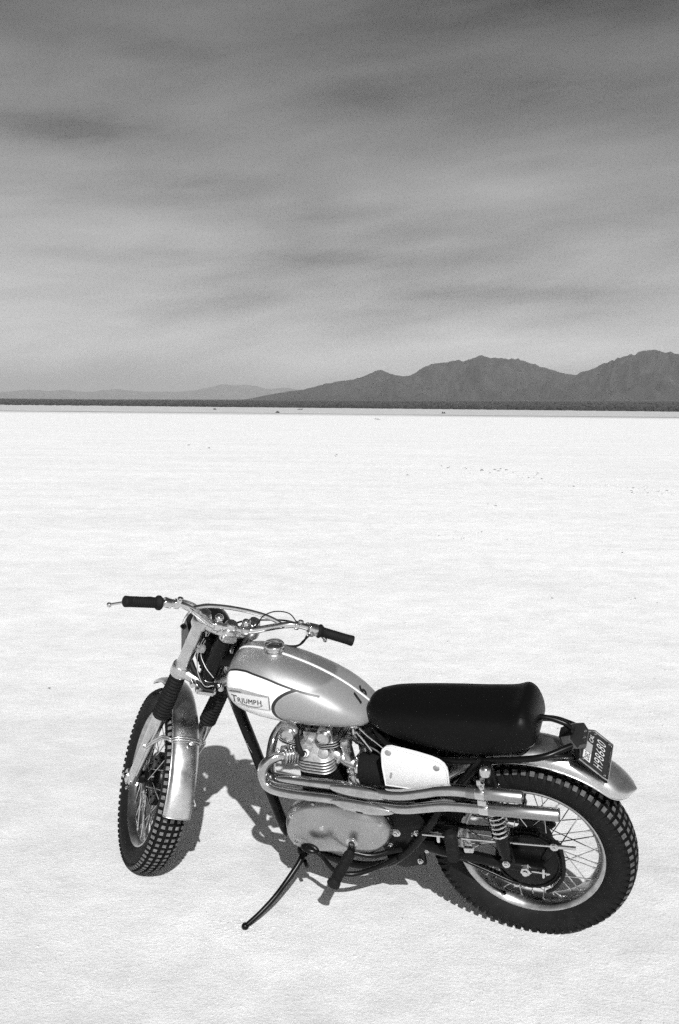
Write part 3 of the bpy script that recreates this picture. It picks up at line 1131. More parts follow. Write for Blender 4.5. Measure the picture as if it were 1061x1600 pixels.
# ---- front mudguard
def mudguard(cen, a0, a1, Rc, Re, w, n, xf, name, mat, tip0=0.0, tip1=0.0, flare=None, th=.0016):
    mb = MB()
    rings = []
    m = 18
    for i in range(n + 1):
        a = a0 + (a1 - a0) * i / n
        L = abs(a1 - a0) * Rc
        s0, s1 = L * i / n, L * (n - i) / n
        k = 1.0
        for tp, s_ in ((tip0, s0), (tip1, s1)):
            if tp and s_ < tp:
                q = 1 - s_ / tp
                k = min(k, math.sqrt(max(0.0, 1 - q ** 2.7)) * .90 + .10)
        fl = flare(a) if flare else 0.0
        ring = []
        outer, inner = [], []
        for j in range(m + 1):
            b = -1 + 2 * j / m
            ang = b * PI / 2
            y = w * k * math.sin(ang)
            dr = (Rc - Re) * (1 - math.cos(ang) ** 0.75 if abs(b) < 1 else 1.0) * k
            r = Rc + fl - dr
            outer.append(Vector(cen) + V(math.cos(a) * r, y, math.sin(a) * r))
            r2 = r - th
            y2 = y * (1 - th / w)
            inner.append(Vector(cen) + V(math.cos(a) * r2, y2, math.sin(a) * r2))
        # rolled bead at the edge
        rings.append(outer + inner[::-1])
    mb.rings(rings)
    for q in (0, m):
        mb.tube([r[q] for r in rings], [.0022] * (len(rings) - 3) + [.0016, .0010, .0006] if tip1 else .0022, 8)
    if not tip1:
        mb.tube([r for r in rings[-1][:m + 1]], .0022, 8)
    mb.tube([r for r in rings[0][:m + 1]], .0022, 8)
    return mb.build(name, mat, bike, xf, 45)


fgd = mudguard(AXF, R(58), R(179), .376, .354, .0470, 60, ST, 'mudguard', 'fender', 0.03, 0.0,
               flare=lambda a: max(0, (a - R(140)) / R(40)) * .012)
tag(fgd, 'worn alloy front mudguard held by a chrome strap')
# strap over the mudguard to both sliders
mb = MB()
a = R(138)
pts = []
for j in range(15):
    b = -1 + 2 * j / 14
    ang = b * PI / 2
    r = .3815 - .026 * (1 - math.cos(ang) ** .75)
    pts.append(AXF + V(math.cos(a) * r, .053 * math.sin(ang), math.sin(a) * r))
pts = [F(.20, .020, -.098), AXF + V(math.cos(R(135)) * .335, -.078, math.sin(R(135)) * .335)] + pts + [AXF + V(math.cos(R(135)) * .335, .078, math.sin(R(135)) * .335), F(.20, .020, .098)]
mb.tube(pts, .0042, 10, smooth=2)
mb.tube([p + V(math.cos(R(222)), 0, math.sin(R(222))) * .0085 for p in pts], .0040, 10, smooth=2)
mb.bolt(AXF + V(math.cos(R(141)) * .388, -.012, math.sin(R(141)) * .388), V(math.cos(R(141)), 0, math.sin(R(141))), .0065, .010)
mb.bolt(F(.20, .020, .1), (0, 1, 0), .006, .008)
mb.build('mudguard_strap', 'alu', bike, ST)
# lower stay
for sg in (1, -1):
    mb = MB()
    e = AXF + V(math.cos(R(172)) * .372, sg * .054, math.sin(R(172)) * .372)
    mb.tube([F(.03, .015, sg * .105), (F(.03, .015, sg * .105) + e) / 2 + V(0, sg * .004, 0), e], .004, 8, smooth=4)
    if sg < 0:
        mb.build('mudguard_stay', 'chrome', bike, ST)

# ---- frame
def both(fn):
    for s_ in (1, -1):
        fn(s_)


mb = MB()
mb.tube([(1.010, 0, .80), (.985, 0, .69), (.945, 0, .53), (.885, 0, .275), (.862, 0, .215)], .0205, 20, smooth=4)      # down tube
mb.tube([(1.045, 0, .90), (.90, 0, .905), (.70, 0, .86), (.50, 0, .775), (.42, 0, .74)], .022, 18, smooth=4)          # top tube
mb.tube([F(.600, 0, 0), F(.775, 0, 0)], .031, 24)
mb.tube([(.42, 0, .76), (.38, 0, .60), (.345, 0, .40), (.345, 0, .30)], .019, 16, smooth=4)
for s_ in (1, -1):
    mb.tube([(.862, 0, .235), (.80, s_ * .060, .232), (.70, s_ * .090, .228), (.58, s_ * .108, .222), (.47, s_ * .115, .252), (.385, s_ * .115, .32), (.31, s_ * .118, .43),
             (.255, s_ * .118, .53), (.19, s_ * .115, .63), (.125, s_ * .112, .725)], .0145, 16, smooth=5)
    # seat rails and their loop
    mb.tube([(.50, s_ * .04, .755), (.44, s_ * .085, .715), (.36, s_ * .105, .698), (.25, s_ * .112, .697), (.12, s_ * .112, .715), (.0, s_ * .110, .738), (-.06, s_ * .100, .750), (-.105, s_ * .072, .760), (-.135, s_ * .050, .765)], .0100, 14, smooth=5)
frame = mb.build('frame', 'black', bike)
mb = MB()
for s_ in (1, -1):
    mb.prism([(.455, .255), (.475, .33), (.455, .44), (.43, .50), (.36, .50), (.31, .43), (.33, .36), (.33, .30), (.328, .268), (.355, .262), (.40, .245)], s_ * .095, s_ * .108, .003)
mb.build('frame_gusset', 'black', frame)
mb = MB()
for u in ((.451, .436, .009), (.469, .423, .006), (.4215, .385, .014), (.4525, .347, .006), (.4435, .331, .009), (.350, .398, .0095), (.320, .335, .009), (.345, .285, .009), (.41, .30, .006), (.365, .392, .004)):
    mb = MB()
    mb.bolt((u[0], .109, u[1]), (0, 1, 0), u[2] * .8, .009)
    mb.build('frame_bolt', 'chrome', frame)
# lettering strip on the down tube
# ---- swing arm, shocks
mb = MB()
for s_ in (1, -1):
    mb.tube([(.345, s_ * .09, .345), (.25, s_ * .105, .342), (.10, s_ * .110, .336), (.02, s_ * .110, .332), (-.035, s_ * .110, .3303)], [.024, .021, .018, .017, .014], 18, smooth=4)
    mb.prism([(.03, .350), (-.05, .345), (-.062, .3303), (-.05, .316), (.03, .305)], s_ * .102, s_ * .118, .003)
    mb.prism([(.085, .345), (.06, .395), (.042, .395), (.03, .35)], s_ * .106, s_ * .122, .003)
mb.cyl((.345, -.115, .345), (.345, .115, .345), .026, 24, .003)
mb.box((.30, 0, .345), (.04, .19, .045), None, .01)
mb.build('swing_arm', 'black', bike)
for s_ in (1, -1):
    y = s_ * .140
    t0, t1 = V(.112, y, .712), V(.054, y, .372)
    ax = (t0 - t1).normalized()
    L = (t0 - t1).length
    mb = MB()
    mb.lathe([(.010, 0), (.016, .004), (.0165, .03), (.021, .034), (.0225, .05), (.0225, .092), (.029, .096), (.030, .102), (.024, .106)], t1, ax, 24)
    mb.cyl(t1 - V(0, .016, 0), t1 + V(0, .016, 0), .015, 18, .002)
    sh = mb.build('shock_absorber', 'black', bike)
    mb = MB()
    turns = 11
    pts = []
    u_ = ax.orthogonal().normalized()
    w_ = ax.cross(u_)
    for k in range(turns * 14):
        q = k / (turns * 14 - 1)
        a = 2 * PI * turns * q
        pts.append(t1 + ax * (.104 + (L - .104 - .055) * q) + (u_ * math.cos(a) + w_ * math.sin(a)) * .0265)
    mb.tube(pts, .0040, 8)
    mb.build('spring', 'chrome', sh)
    mb = MB()
    mb.lathe([(.012, .10), (.012, L - .05)], t1, ax, 16)
    mb.lathe([(.029, L - .062), (.030, L - .055), (.030, L - .045), (.026, L - .02), (.022, L), (.016, L + .014), (.004, L + .018)], t1, ax, 24)
    mb.build('shock_cap', 'black', sh)
    mb = MB()
    mb.lathe([(.012, -.018), (.0175, -.015), (.018, -.004), (.016, .005), (.011, .012), (.004, .015)], V(.103, s_ * .186, .738), V(.05, 0, 1), 22)
    mb.build('acorn_nut', 'chrome', sh)
    mb = MB()
    mb.bolt(t1 + V(0, s_ * .016, 0), (0, s_, 0), .009, .008)
    mb.build('shock_bolt', 'chrome', sh)
    mb = MB()
    mb.bolt(t0 + V(0, s_ * .022, 0), (0, s_, 0), .010, .010)
    mb.build('shock_bolt', 'chrome', sh)

# ---- rear drive
def sprocket(mb, c, r, y0, y1, teeth):
    ring = []
    for k in range(teeth * 4):
        a = 2 * PI * k / (teeth * 4)
        rr = r + (.004 if k % 4 in (1, 2) else -.004)
        ring.append((c[0] + math.cos(a) * rr, c[2] + math.sin(a) * rr))
    mb.rings([[V(x, y, z) for x, z in ring] for y in (y0, y1)])


mb = MB()
sprocket(mb, AXR, .103, .066, .072, 46)
mb.build('sprocket', 'dark', wheel_r)
mb = MB()
mb.lathe([(.098, .073), (.100, .076), (.094, .081), (.088, .0825), (.05, .086), (.03, .088)], AXR, (0, 1, 0), 56)
mb.tube([AXR + V(math.cos(R(a)) * .1, .080, math.sin(R(a)) * .1) for a in range(0, 360, 6)], .0045, 8, closed=True)
mb.build('brake_plate', 'black', wheel_r)

# chain: links along the run
def chain():
    cf, rf_, rr_ = V(.375, .069, .385), .045, .106
    cr = V(0, .069, AXR.z)
    pts = []
    d = cr - cf
    base = math.atan2(d.z, d.x)
    off = math.acos((rf_ - rr_) / d.length)
    a1, a2 = base + off, base - off
    A1, A2 = cf + V(math.cos(a1), 0, math.sin(a1)) * rf_, cr + V(math.cos(a1), 0, math.sin(a1)) * rr_
    B1, B2 = cf + V(math.cos(a2), 0, math.sin(a2)) * rf_, cr + V(math.cos(a2), 0, math.sin(a2)) * rr_
    seq = [A1, A2]
    # wrap at the rear
    aa, bb = a1, a2
    n = 26
    if bb < aa:
        bb += 2 * PI
    arc = [cr + V(math.cos(aa + (bb - aa) * k / n), 0, math.sin(aa + (bb - aa) * k / n)) * rr_ for k in range(1, n)]
    mid = (cr + V(math.cos((aa + bb) / 2), 0, math.sin((aa + bb) / 2)) * rr_)
    if mid.x > cr.x:
        bb -= 2 * PI
        arc = [cr + V(math.cos(aa + (bb - aa) * k / n), 0, math.sin(aa + (bb - aa) * k / n)) * rr_ for k in range(1, n)]
    seq = [A1, A2] + arc + [B2, (B2 + B1) / 2 - V(0, 0, .014), B1]
    # resample
    out, step = [seq[0]], .0127
    cur, i, rem = seq[0], 1, step
    while i < len(seq):
        L_ = (seq[i] - cur).length
        if L_ < rem:
            rem -= L_
            cur = seq[i]
            i += 1
        else:
            cur = cur + (seq[i] - cur).normalized() * rem
            out.append(cur)
            rem = step
    return out


mb = MB()
cp = chain()
for i in range(len(cp) - 1):
    a, b = cp[i], cp[i + 1]
    m_ = (a + b) / 2
    ang = math.atan2((b - a).z, (b - a).x)
    rot = Matrix.Rotation(-ang, 3, 'Y')
    y = .0045 if i % 2 else .0065
    for s_ in (1, -1):
        mb.box(m_ + V(0, s_ * y, 0), (.0175, .0015, .0095), rot, .0)
    mb.cyl(a - V(0, .006, 0), a + V(0, .006, 0), .0042, 8)
mb.build('chain', 'dark', bike)
# axle nut, adjuster, brake arm and rod
mb = MB()
mb.lathe([(.020, .118), (.020, .121)], AXR, (0, 1, 0), 24)
mb.lathe([(.016, .121), (.016, .132), (.013, .134)], AXR, (0, 1, 0), 6)
mb.lathe([(.009, .134), (.009, .141), (.007, .142)], AXR, (0, 1, 0), 16)
mb.tube([(-.018, .122, .3303), (-.075, .122, .3303)], .0035, 10)
mb.box((-.055, .122, .3303), (.007, .012, .036), None, .002)
mb.bolt((-.064, .122, .3303), (-1, 0, 0), .006, .007)
mb.build('axle_nut', 'chrome', wheel_r)
mb = MB()
mb.prism([(-.078, .437), (-.096, .437), (-.100, .42), (-.070, .37), (-.055, .355), (-.045, .365)], .088, .096, .002)
mb.tube([(-.100, .092, .427), (-.112, .092, .36), (-.110, .092, .30), (-.085, .092, .25), (-.06, .092, .23)], .006, 10, smooth=5)
mb.build('brake_arm', 'dark', bike)
mb = MB()
mb.tube([(.325, .135, .418), (.15, .128, .424), (-.085, .105, .425), (-.13, .100, .425)], .0036, 10)
mb.tube([(-.095, .104, .425), (-.150, .098, .424)], .0065, 10)
mb.bolt((-.086, .108, .425), (0, 1, 0), .010, .007)
mb.build('brake_rod', 'chrome', bike)
mb = MB()
mb.bolt((.030, .12, .268), (0, 1, 0), .008, .007)
mb.build('torque_bolt', 'chrome', bike)
# chain guard / torque stay running below the swing arm
mb = MB()
mb.tube([(.255, .118, .350), (.19, .120, .325), (.10, .122, .295), (.05, .122, .277), (.02, .122, .272)], .0055, 10, smooth=4)
mb.tube([(.26, .10, .44), (.20, .10, .445), (.10, .10, .450), (.06, .10, .446)], .004, 8, smooth=4)
mb.build('torque_stay', 'black', bike)
# pillion peg folded up, with its clip
mb = MB()
mb.lathe([(.012, 0), (.0195, .004), (.021, .015), (.021, .09), (.019, .112), (.012, .118)], (.222, .150, .352), (0.03, .12, 1), 22)
mb.cyl((.225, .11, .36), (.222, .155, .362), .010, 12)
mb.build('pillion_peg', 'rubber', bike)
mb = MB()
mb.box((.178, .125, .378), (.030, .012, .020), Matrix.Rotation(R(8), 3, 'Y'), .002)
mb.box((.275, .125, .405), (.010, .012, .032), None, .002)
mb.box((.285, .126, .425), (.045, .006, .006), None, .001)
mb.build('swing_arm_clip', 'chrome', bike)

# ---- engine
def cover_height(x, z):
    a = math.exp(-(((x - .725) / .075) ** 2 + ((z - .365) / .075) ** 2) ** 2)
    b = math.exp(-(((x - .53) / .105) ** 2 + ((z - .395) / .085) ** 2) ** 2)
    return .010 * a + .016 * b


def dome_cover(outline, y0, h, p=3.0, nt=14):
    """rounded lid over an outline in XZ"""
    ol = catmull([V(x, 0, z) for x, z in outline], 10, closed=True)
    c = sum(ol, Vector()) / len(ol)
    rings = []
    for i in range(nt + 1):
        t = 1 - i / nt
        t = max(t, .02)
        y = y0 + h * (1 - t ** p) ** (1 / p)
        rings.append([V(c.x + (q.x - c.x) * t, y + cover_height(c.x + (q.x - c.x) * t, c.z + (q.z - c.z) * t) * (1 - t ** 4), c.z + (q.z - c.z) * t) for q in ol])
    return rings


COVER = [(.808, .348), (.790, .418), (.735, .465), (.65, .490), (.565, .497), (.480, .478), (.437, .425), (.438, .365), (.48, .318), (.56, .293), (.65, .285), (.735, .277), (.790, .298)]
mb = MB()
mb.rings(dome_cover(COVER, .120, .040))
ol = catmull([V(x, .10, z) for x, z in COVER], 10, closed=True)
mb.rings([ol, [V(p.x, .122, p.z) for p in ol]], cap=False)
pc = mb.build('primary_cover', 'cover', bike, ang=50)
cover_bvh = BVHTree.FromPolygons([v.co.copy() for v in pc.data.vertices], [tuple(p.vertices) for p in pc.data.polygons])
tag(pc, 'dusty polished alloy primary cover with an embossed name')


def drop(bvh, x, z, y=.5):
    h = bvh.ray_cast(V(x, y, z), V(0, -1, 0))
    return h[0], h[1]


mb = MB()
for x, z, r in ((.771, .418, .0065), (.762, .318, .0065), (.692, .474, .006), (.574, .485, .006), (.46, .44, .006)):
    hp, nn = drop(cover_bvh, x, z)
    if hp:
        mb.bolt(hp - nn * .001, nn, r, .006)
mb.build('cover_screw', 'chrome', pc)
mb = MB()
hp, nn = drop(cover_bvh, .553, .372)
mb.lathe([(.019, -.002), (.020, .001), (.0155, .0015), (.0150, .004), (.012, .005), (.006, .0045), (.003, .003)], hp, nn, 28)
mb.build('inspection_cap', 'alu', pc)
mb = MB()
hp, nn = drop(cover_bvh, .659, .402)
mb.lathe([(.008, -.001), (.008, .001), (.002, .0012)], hp, nn, 18)
mb.build('inspection_cap', 'alu', pc)
# crankcase and gearbox body
mb = MB()
mb.prism([(.800, .300), (.795, .40), (.755, .455), (.60, .47), (.47, .47), (.43, .42), (.43, .34), (.50, .285), (.60, .245), (.74, .245)], -.12, .102, .01)
mb.prism([(.80, .30), (.79, .40), (.73, .44), (.60, .46), (.47, .45), (.44, .36), (.52, .29), (.74, .27)], -.10, -.150, .02)
mb.build('crankcase', 'cast', bike)

# cylinder barrel: black fins; head: bright fins
def rrect(cx, cy, hx, hy, r, z, n=6):
    out = []
    for sx, sy, a0 in ((1, 1, 0), (-1, 1, 90), (-1, -1, 180), (1, -1, 270)):
        for k in range(n + 1):
            a = R(a0 + 90 * k / n)
            out.append(V(cx + sx * (hx - r) + r * math.cos(a), cy + sy * (hy - r) + r * math.sin(a), z))
    return out


mb = MB()
mb.rings([rrect(.69, 0, .050, .086, .04, z) for z in (.44, .570)])
for k in range(10):
    z = .458 + k * .0118
    mb.rings([rrect(.69, 0, .062, .106, .040, z), rrect(.69, 0, .062, .106, .040, z + .0032)])
mb.build('cylinder_barrel', 'dark', bike)
mb = MB()
mb.rings([rrect(.69, 0, .050, .094, .035, .568), rrect(.69, 0, .050, .094, .035, .628)])
for k in range(5):
    z = .577 + k * .0115
    g = .0
    mb.rings([rrect(.69, 0, .066, .112, .042, z), rrect(.69, 0, .0675, .1135, .042, z + .0018), rrect(.69, 0, .066, .112, .042, z + .0040)])
mb.rings([rrect(.69, 0, .066, .112, .042, .627), rrect(.69, 0, .064, .110, .042, .632), rrect(.69, 0, .052, .096, .035, .650), rrect(.69, 0, .044, .080, .03, .672)])
mb.cyl((.655, .07, .640), (.651, .102, .654), .018, 20, .003)
mb.prism([(.738, .62), (.742, .668), (.715, .680), (.690, .668), (.690, .62)], .03, .098, .012)
for k in range(9):                                             # upright fins between the rocker boxes
    mb.box((.700, -.100 + k * .020, .686), (.062, .0035, .030), None, .001)
hd = mb.build('cylinder_head', 'cast', bike)
for cx, cz, tilt in ((.764, .712, -.30), (.640, .718, .22)):
    mb = MB()
    u_ = V(math.cos(tilt), 0, -math.sin(tilt))
    w_ = V(math.sin(tilt), 0, math.cos(tilt))
    c = V(cx, 0, cz)
    rings = []
    for y, s_ in ((-.108, .80), (-.104, 1.0), (.092, 1.0), (.100, .93), (.104, .80)):
        rings.append([c + V(0, y, 0) + u_ * (.030 * s_ * math.copysign(abs(math.cos(a)) ** .6, math.cos(a))) + w_ * (.027 * s_ * math.copysign(abs(math.sin(a)) ** .6, math.sin(a))) for a in [2 * PI * k / 28 for k in range(28)]])
    mb.rings(rings)
    for k in range(3):
        rr = rrect(0, 0, .040, .105, .025, 0)
        zz = -.024 - k * .0085
        mb.rings([[c + u_ * p.x + V(0, p.y, 0) + w_ * (zz + dz) for p in rr] for dz in (0, .0035)])
    mb.lathe([(.024, .100), (.025, .108), (.020, .116), (.008, .119)], c + w_ * .002, (0, 1, 0), 24)
    mb.lathe([(.017, 0), (.019, .004), (.019, .012), (.014, .016), (.004, .017)], c + w_ * .026 + V(0, .055, 0), w_, 20)
    mb.build('rocker_box', 'alu', bike)
# spark plug and lead
mb = MB()
mb.lathe([(.012, 0), (.012, .010), (.008, .012), (.007, .03)], (.708, .106, .652), (-.05, .55, .25), 14)
mb.build('spark_plug', 'lettering', hd)
mb = MB()
mb.tube([(.707, .121, .660), (.712, .132, .667), (.722, .128, .684), (.735, .105, .705), (.742, .07, .735)], [.0095, .0100, .0095, .0075, .006], 12, smooth=4)
mb.build('plug_lead', 'rubber', bike)
# pushrod tubes
mb = MB()
mb.tube([(.775, .0, .44), (.768, .0, .66)], .0115, 14)
mb.tube([(.605, .0, .44), (.615, .0, .67)], .0115, 14)
mb.build('pushrod_tube', 'chrome', bike)
# carburettors and inlet manifolds, one pair for each side
for s_ in (1, -1):
    y = .062 * s_
    mb = MB()
    mb.tube([(.645, y * .9, .640), (.615, y, .625), (.590, y, .612)], .019, 18)
    mb.lathe([(.026, 0), (.028, .003), (.028, .008), (.026, .011)], (.612, y, .622), V(-.4, 0, -.18), 6)
    ax = V(.16, 0, 1).normalized()
    c = V(.560, y, .520)
    mb.lathe([(.010, -.020), (.018, -.016), (.0205, -.004), (.0205, .045), (.016, .050), (.0155, .062), (.0185, .066), (.0185, .150), (.0215, .153), (.0225, .160), (.0215, .176), (.014, .180), (.006, .182)], c, ax, 26)
    mb.cyl((.592, y, .612), (.535, y, .592), .021, 22, .002)
    mb.bolt((.575, y + .0185, .585), (0, 1, 0), .005, .008)
    mb.bolt((.571, y + .0185, .565), (0, 1, .2), .004, .010)
    mb.tube([(.560, y + .01, .505), (.548, y + .03, .520), (.55, y + .032, .545)], .005, 10, smooth=3)
    cb_ = mb.build('carburettor', 'alu', bike)
    mb = MB()
    ax2 = V(-1, 0, .10)
    mb.lathe([(.022, 0), (.047, .002), (.051, .008), (.051, .090), (.046, .098), (.02, .1)], (.545, y * 1.2, .594), ax2, 36)
    mb.build('air_filter', 'foam', bike)
    mb = MB()
    mb.lathe([(.0515, .006), (.053, .008), (.053, .014), (.0515, .016)], (.545, y * 1.2, .594), ax2, 36, cap=False)
    mb.build('hose_clip', 'chrome', cb_)
# throttle cables, fuel tap and pipes behind the tank
loom([(.588, .062, .70), (.60, .06, .74), (.66, .03, .78)], .0035, 'black', 'cable', None)
mb = MB()
mb.lathe([(.008, 0), (.010, .004), (.010, .014), (.007, .018), (.007, .03)], (.545, .055, .752), (0, 0, -1), 12)
mb.cyl((.545, .045, .735), (.545, .080, .735), .006, 12)
mb.box((.545, .085, .742), (.006, .006, .024), None, .001)
mb.build('fuel_tap', 'chrome', bike)
loom([(.545, .055, .722), (.535, .065, .70), (.50, .075, .685), (.46, .08, .66), (.44, .10, .60)], .0045, 'black', 'fuel_pipe', None)
loom([(.535, .065, .745), (.50, .08, .728), (.47, .09, .715), (.44, .10, .70)], .0032, 'chrome', 'wire', None)
loom([(.54, .075, .735), (.51, .085, .708), (.485, .095, .685)], .0028, 'chrome', 'wire', None)
mb = MB()
mb.box((.49, .0, .70), (.10, .12, .07), Matrix.Rotation(R(25), 3, 'Y'), .015)
mb.box((.36, .0, .64), (.16, .19, .14), None, .02)
mb.ball((.505, -.02, .66), .03, (1, 1.2, 1))
mb.build('battery_box', 'dark', bike)
mb = MB()
mb.lathe([(.007, 0), (.009, .002), (.009, .008), (.005, .01)], (.498, .045, .782), (-.3, .8, .3), 12)
mb.tube([(.506, .02, .768), (.492, .045, .775), (.482, .07, .77)], .004, 8, smooth=4)
mb.build('tank_mount', 'chrome', bike)

# ---- exhaust: two high pipes on the left
def flat_pipe(mb, pts, r):
    mb.tube(pts, r, 22, smooth=7)


lower = [(.745, .085, .628), (.775, .115, .640), (.806, .140, .642), (.832, .162, .628), (.841, .176, .598), (.828, .186, .568), (.792, .190, .553), (.72, .190, .549), (.62, .190, .552), (.52, .190, .556),
         (.42, .190, .553), (.36, .190, .556), (.30, .190, .572), (.24, .190, .589), (.17, .190, .598), (.10, .190, .602)]
mb = MB()
flat_pipe(mb, lower, [.0168] * 10 + [.017, .0175, .018, .0185, .0185, .0185])
p1 = mb.build('exhaust_pipe', 'pipe', bike, ang=60)
tag(p1, 'lower exhaust pipe bending round from the left port')
upper = [(.745, -.085, .628), (.780, -.090, .650), (.818, -.075, .655), (.850, -.045, .640), (.872, -.010, .612), (.872, .03, .580), (.855, .085, .560), (.830, .130, .563), (.80, .155, .573), (.74, .165, .582), (.66, .170, .588), (.57, .176, .596),
         (.49, .182, .598), (.42, .186, .597), (.36, .188, .606), (.30, .190, .626), (.25, .190, .643), (.20, .190, .652), (.14, .190, .655)]
mb = MB()
flat_pipe(mb, upper, [.0168] * 13 + [.017, .0175, .018, .0185, .0185, .0185])
p2 = mb.build('exhaust_pipe', 'pipe', bike, ang=60)
tag(p2, 'upper exhaust pipe crossing in front of the engine from the right port')
for pts, par in (([(.10, .190, .602), (-.112, .190, .6175)], p1), ([(.14, .190, .655), (-.006, .190, .662)], p2)):
    mb = MB()
    a, b = Vector(pts[0]), Vector(pts[1])
    L = (b - a).length
    mb.lathe([(.0187, -.02), (.0198, -.018), (.0198, L), (.0190, L + .001), (.0175, L), (.0170, L - .06), (.002, L - .061)], a, b - a, 32)
    mb.build('tailpipe', 'pipe_end', par, ang=40)
# leaf-shaped crossover covers on the pipes
for (x0, z0, x1, z1, y, hh, par) in ((.605, .598, .398, .592, .193, .0235, p2), (.598, .556, .390, .546, .207, .0235, p1)):
    mb = MB()
    rings = []
    nn_ = 30
    for i in range(nn_ + 1):
        t = i / nn_
        xx, zz = x0 + (x1 - x0) * t, z0 + (z1 - z0) * t
        k = math.sin(PI * t ** .9) ** .62 * hh + .0006
        rings.append([V(xx, y + k * .62 * math.cos(a), zz + k * math.sin(a)) for a in [2 * PI * q / 24 for q in range(24)]])
    mb.rings(rings)
    mb.build('heat_shield', 'pipe', par, ang=60)
# exhaust clamp and finned port collar
mb = MB()
a, b = V(.750, .092, .630), V(.801, .136, .644)
L = (b - a).length
prof = [(.024, .002)]
for k in range(5):
    t0 = .004 + k * .0095
    prof += [(.0225, t0), (.033, t0 + .001), (.033, t0 + .0045), (.0225, t0 + .0055)]
mb.lathe(prof, a, b - a, 26)
mb.bolt(b + V(-.012, .010, .030), (0, .3, 1), .005, .010)
mb.build('port_clamp', 'alu', bike)
mb = MB()
mb.lathe([(.0200, -.014), (.0215, -.012), (.0215, .012), (.0200, .014)], (.118, .190, .656), (1, 0, -.05), 30, cap=False)
mb.lathe([(.0200, -.014), (.0215, -.012), (.0215, .012), (.0200, .014)], (.108, .190, .602), (1, 0, -.05), 30, cap=False)
mb.box((.113, .198, .628), (.026, .010, .022), None, .002)
mb.box((.118, .180, .688), (.024, .018, .022), None, .002)
mb.bolt((.112, .200, .685), (0, 1, .2), .006, .008)
mb.build('pipe_clamp', 'chrome', bike)
mb = MB()
mb.box((.31, .16, .585), (.05, .012, .05), None, .002)
mb.build('pipe_bracket', 'black', bike)

# ---- side panel
mb = MB()
SP = [(.426, .610), (.431, .680), (.430, .728), (.426, .742), (.416, .751), (.400, .754), (.36, .749), (.32, .743), (.275, .734), (.252, .726), (.236, .714), (.227, .698), (.224, .675), (.222, .610)]
mb.prism(SP, .145, .160, .005)
spn = mb.build('side_panel', 'white', bike, ang=35)
mb = MB()
edge_ = [V(x, .158, z) for x, z in SP]
mb.tube(edge_[:], .0035, 10, closed=True)
mb.build('panel_edge', 'white', spn)
mb = MB()
for x, z in ((.409, .735), (.258, .702)):
    mb.lathe([(.010, 0), (.0105, .002), (.008, .004), (.003, .0045)], (x, .159, z), (0, 1, 0), 20)
mb.box((.405, .161, .652), (.006, .003, .022), Matrix.Rotation(R(-12), 3, 'Y'), .001)
mb.build('panel_fastener', 'cast', spn)

# ---- fuel tank
TANK = [(.490, .783, .768, .020), (.497, .795, .757, .055), (.515, .812, .750, .082), (.545, .836, .747, .101), (.58, .861, .745, .116), (.63, .890, .743, .128), (.70, .921, .741, .137), (.78, .947, .741, .140),
        (.84, .961, .744, .137), (.90, .966, .752, .128), (.935, .962, .765, .120), (.958, .948, .782, .108), (.972, .925, .806, .090), (.980, .900, .838, .062), (.982, .882, .868, .02)]


def tank_ring(x, n=72, grow=0.0):
    zt, zb, w = interp(TANK, x)
    zt, zb, w = zt + grow, zb - grow, w + grow
    zm = zb + (zt - zb) * .40
    ring = []
    for k in range(n):
        a = 2 * PI * k / n
        c_, s_ = math.cos(a), math.sin(a)
        if c_ >= 0:
            e1, e2 = 2 / 2.25, 2 / 2.05
            ring.append(V(x, w * math.copysign(abs(s_) ** e1, s_), zm + (zt - zm) * abs(c_) ** e2))
        else:
            e1, e2 = 2 / 3.0, 2 / 2.3
            ring.append(V(x, w * math.copysign(abs(s_) ** e1, s_) * (1 - .10 * c_ * c_), zm - (zm - zb) * abs(c_) ** e2))
    return ring


def tank_samples():
    xs = []
    a, b = TANK[0][0], TANK[-1][0]
    for i in range(91):
        t = i / 90
        xs.append(a + (b - a) * (0.5 - 0.5 * math.cos(PI * t)) * 1.0)
    return xs


mb = MB()
mb.rings([tank_ring(x) for x in tank_samples()])
tank = mb.build('fuel_tank', 'tank', bike, ang=70)
tag(tank, 'silver fuel tank with white flash, black pinstripes and number 16')
tank_bvh = BVHTree.FromPolygons([v.co.copy() for v in tank.data.vertices], [tuple(p.vertices) for p in tank.data.polygons])
# centre seam strip
mb = MB()
xs = [x for x in tank_samples() if .50 < x < .955]
rings = []
for x in xs:
    zt = interp(TANK, x)[0]
    rings.append([V(x, .0052, zt - .004), V(x, .0045, zt + .0022), V(x, 0, zt + .0034), V(x, -.0045, zt + .0022), V(x, -.0052, zt - .004)])
mb.rings(rings)
mb.build('tank_seam', 'badge', tank, ang=80)
# filler cap
mb = MB()
cx = .828
cz = interp(TANK, cx)[0]
tn = V(-.10, 0, 1).normalized()
mb.lathe([(.031, -.004), (.033, .0), (.033, .004), (.029, .006), (.028, .012), (.033, .014), (.034, .018), (.034, .024), (.031, .028), (.020, .031), (.004, .032)], (cx, 0, cz), tn, 36)
mb.box((cx, 0, cz + .033), (.05, .007, .004), None, .001)
mb.build('filler_cap', 'chrome', tank)


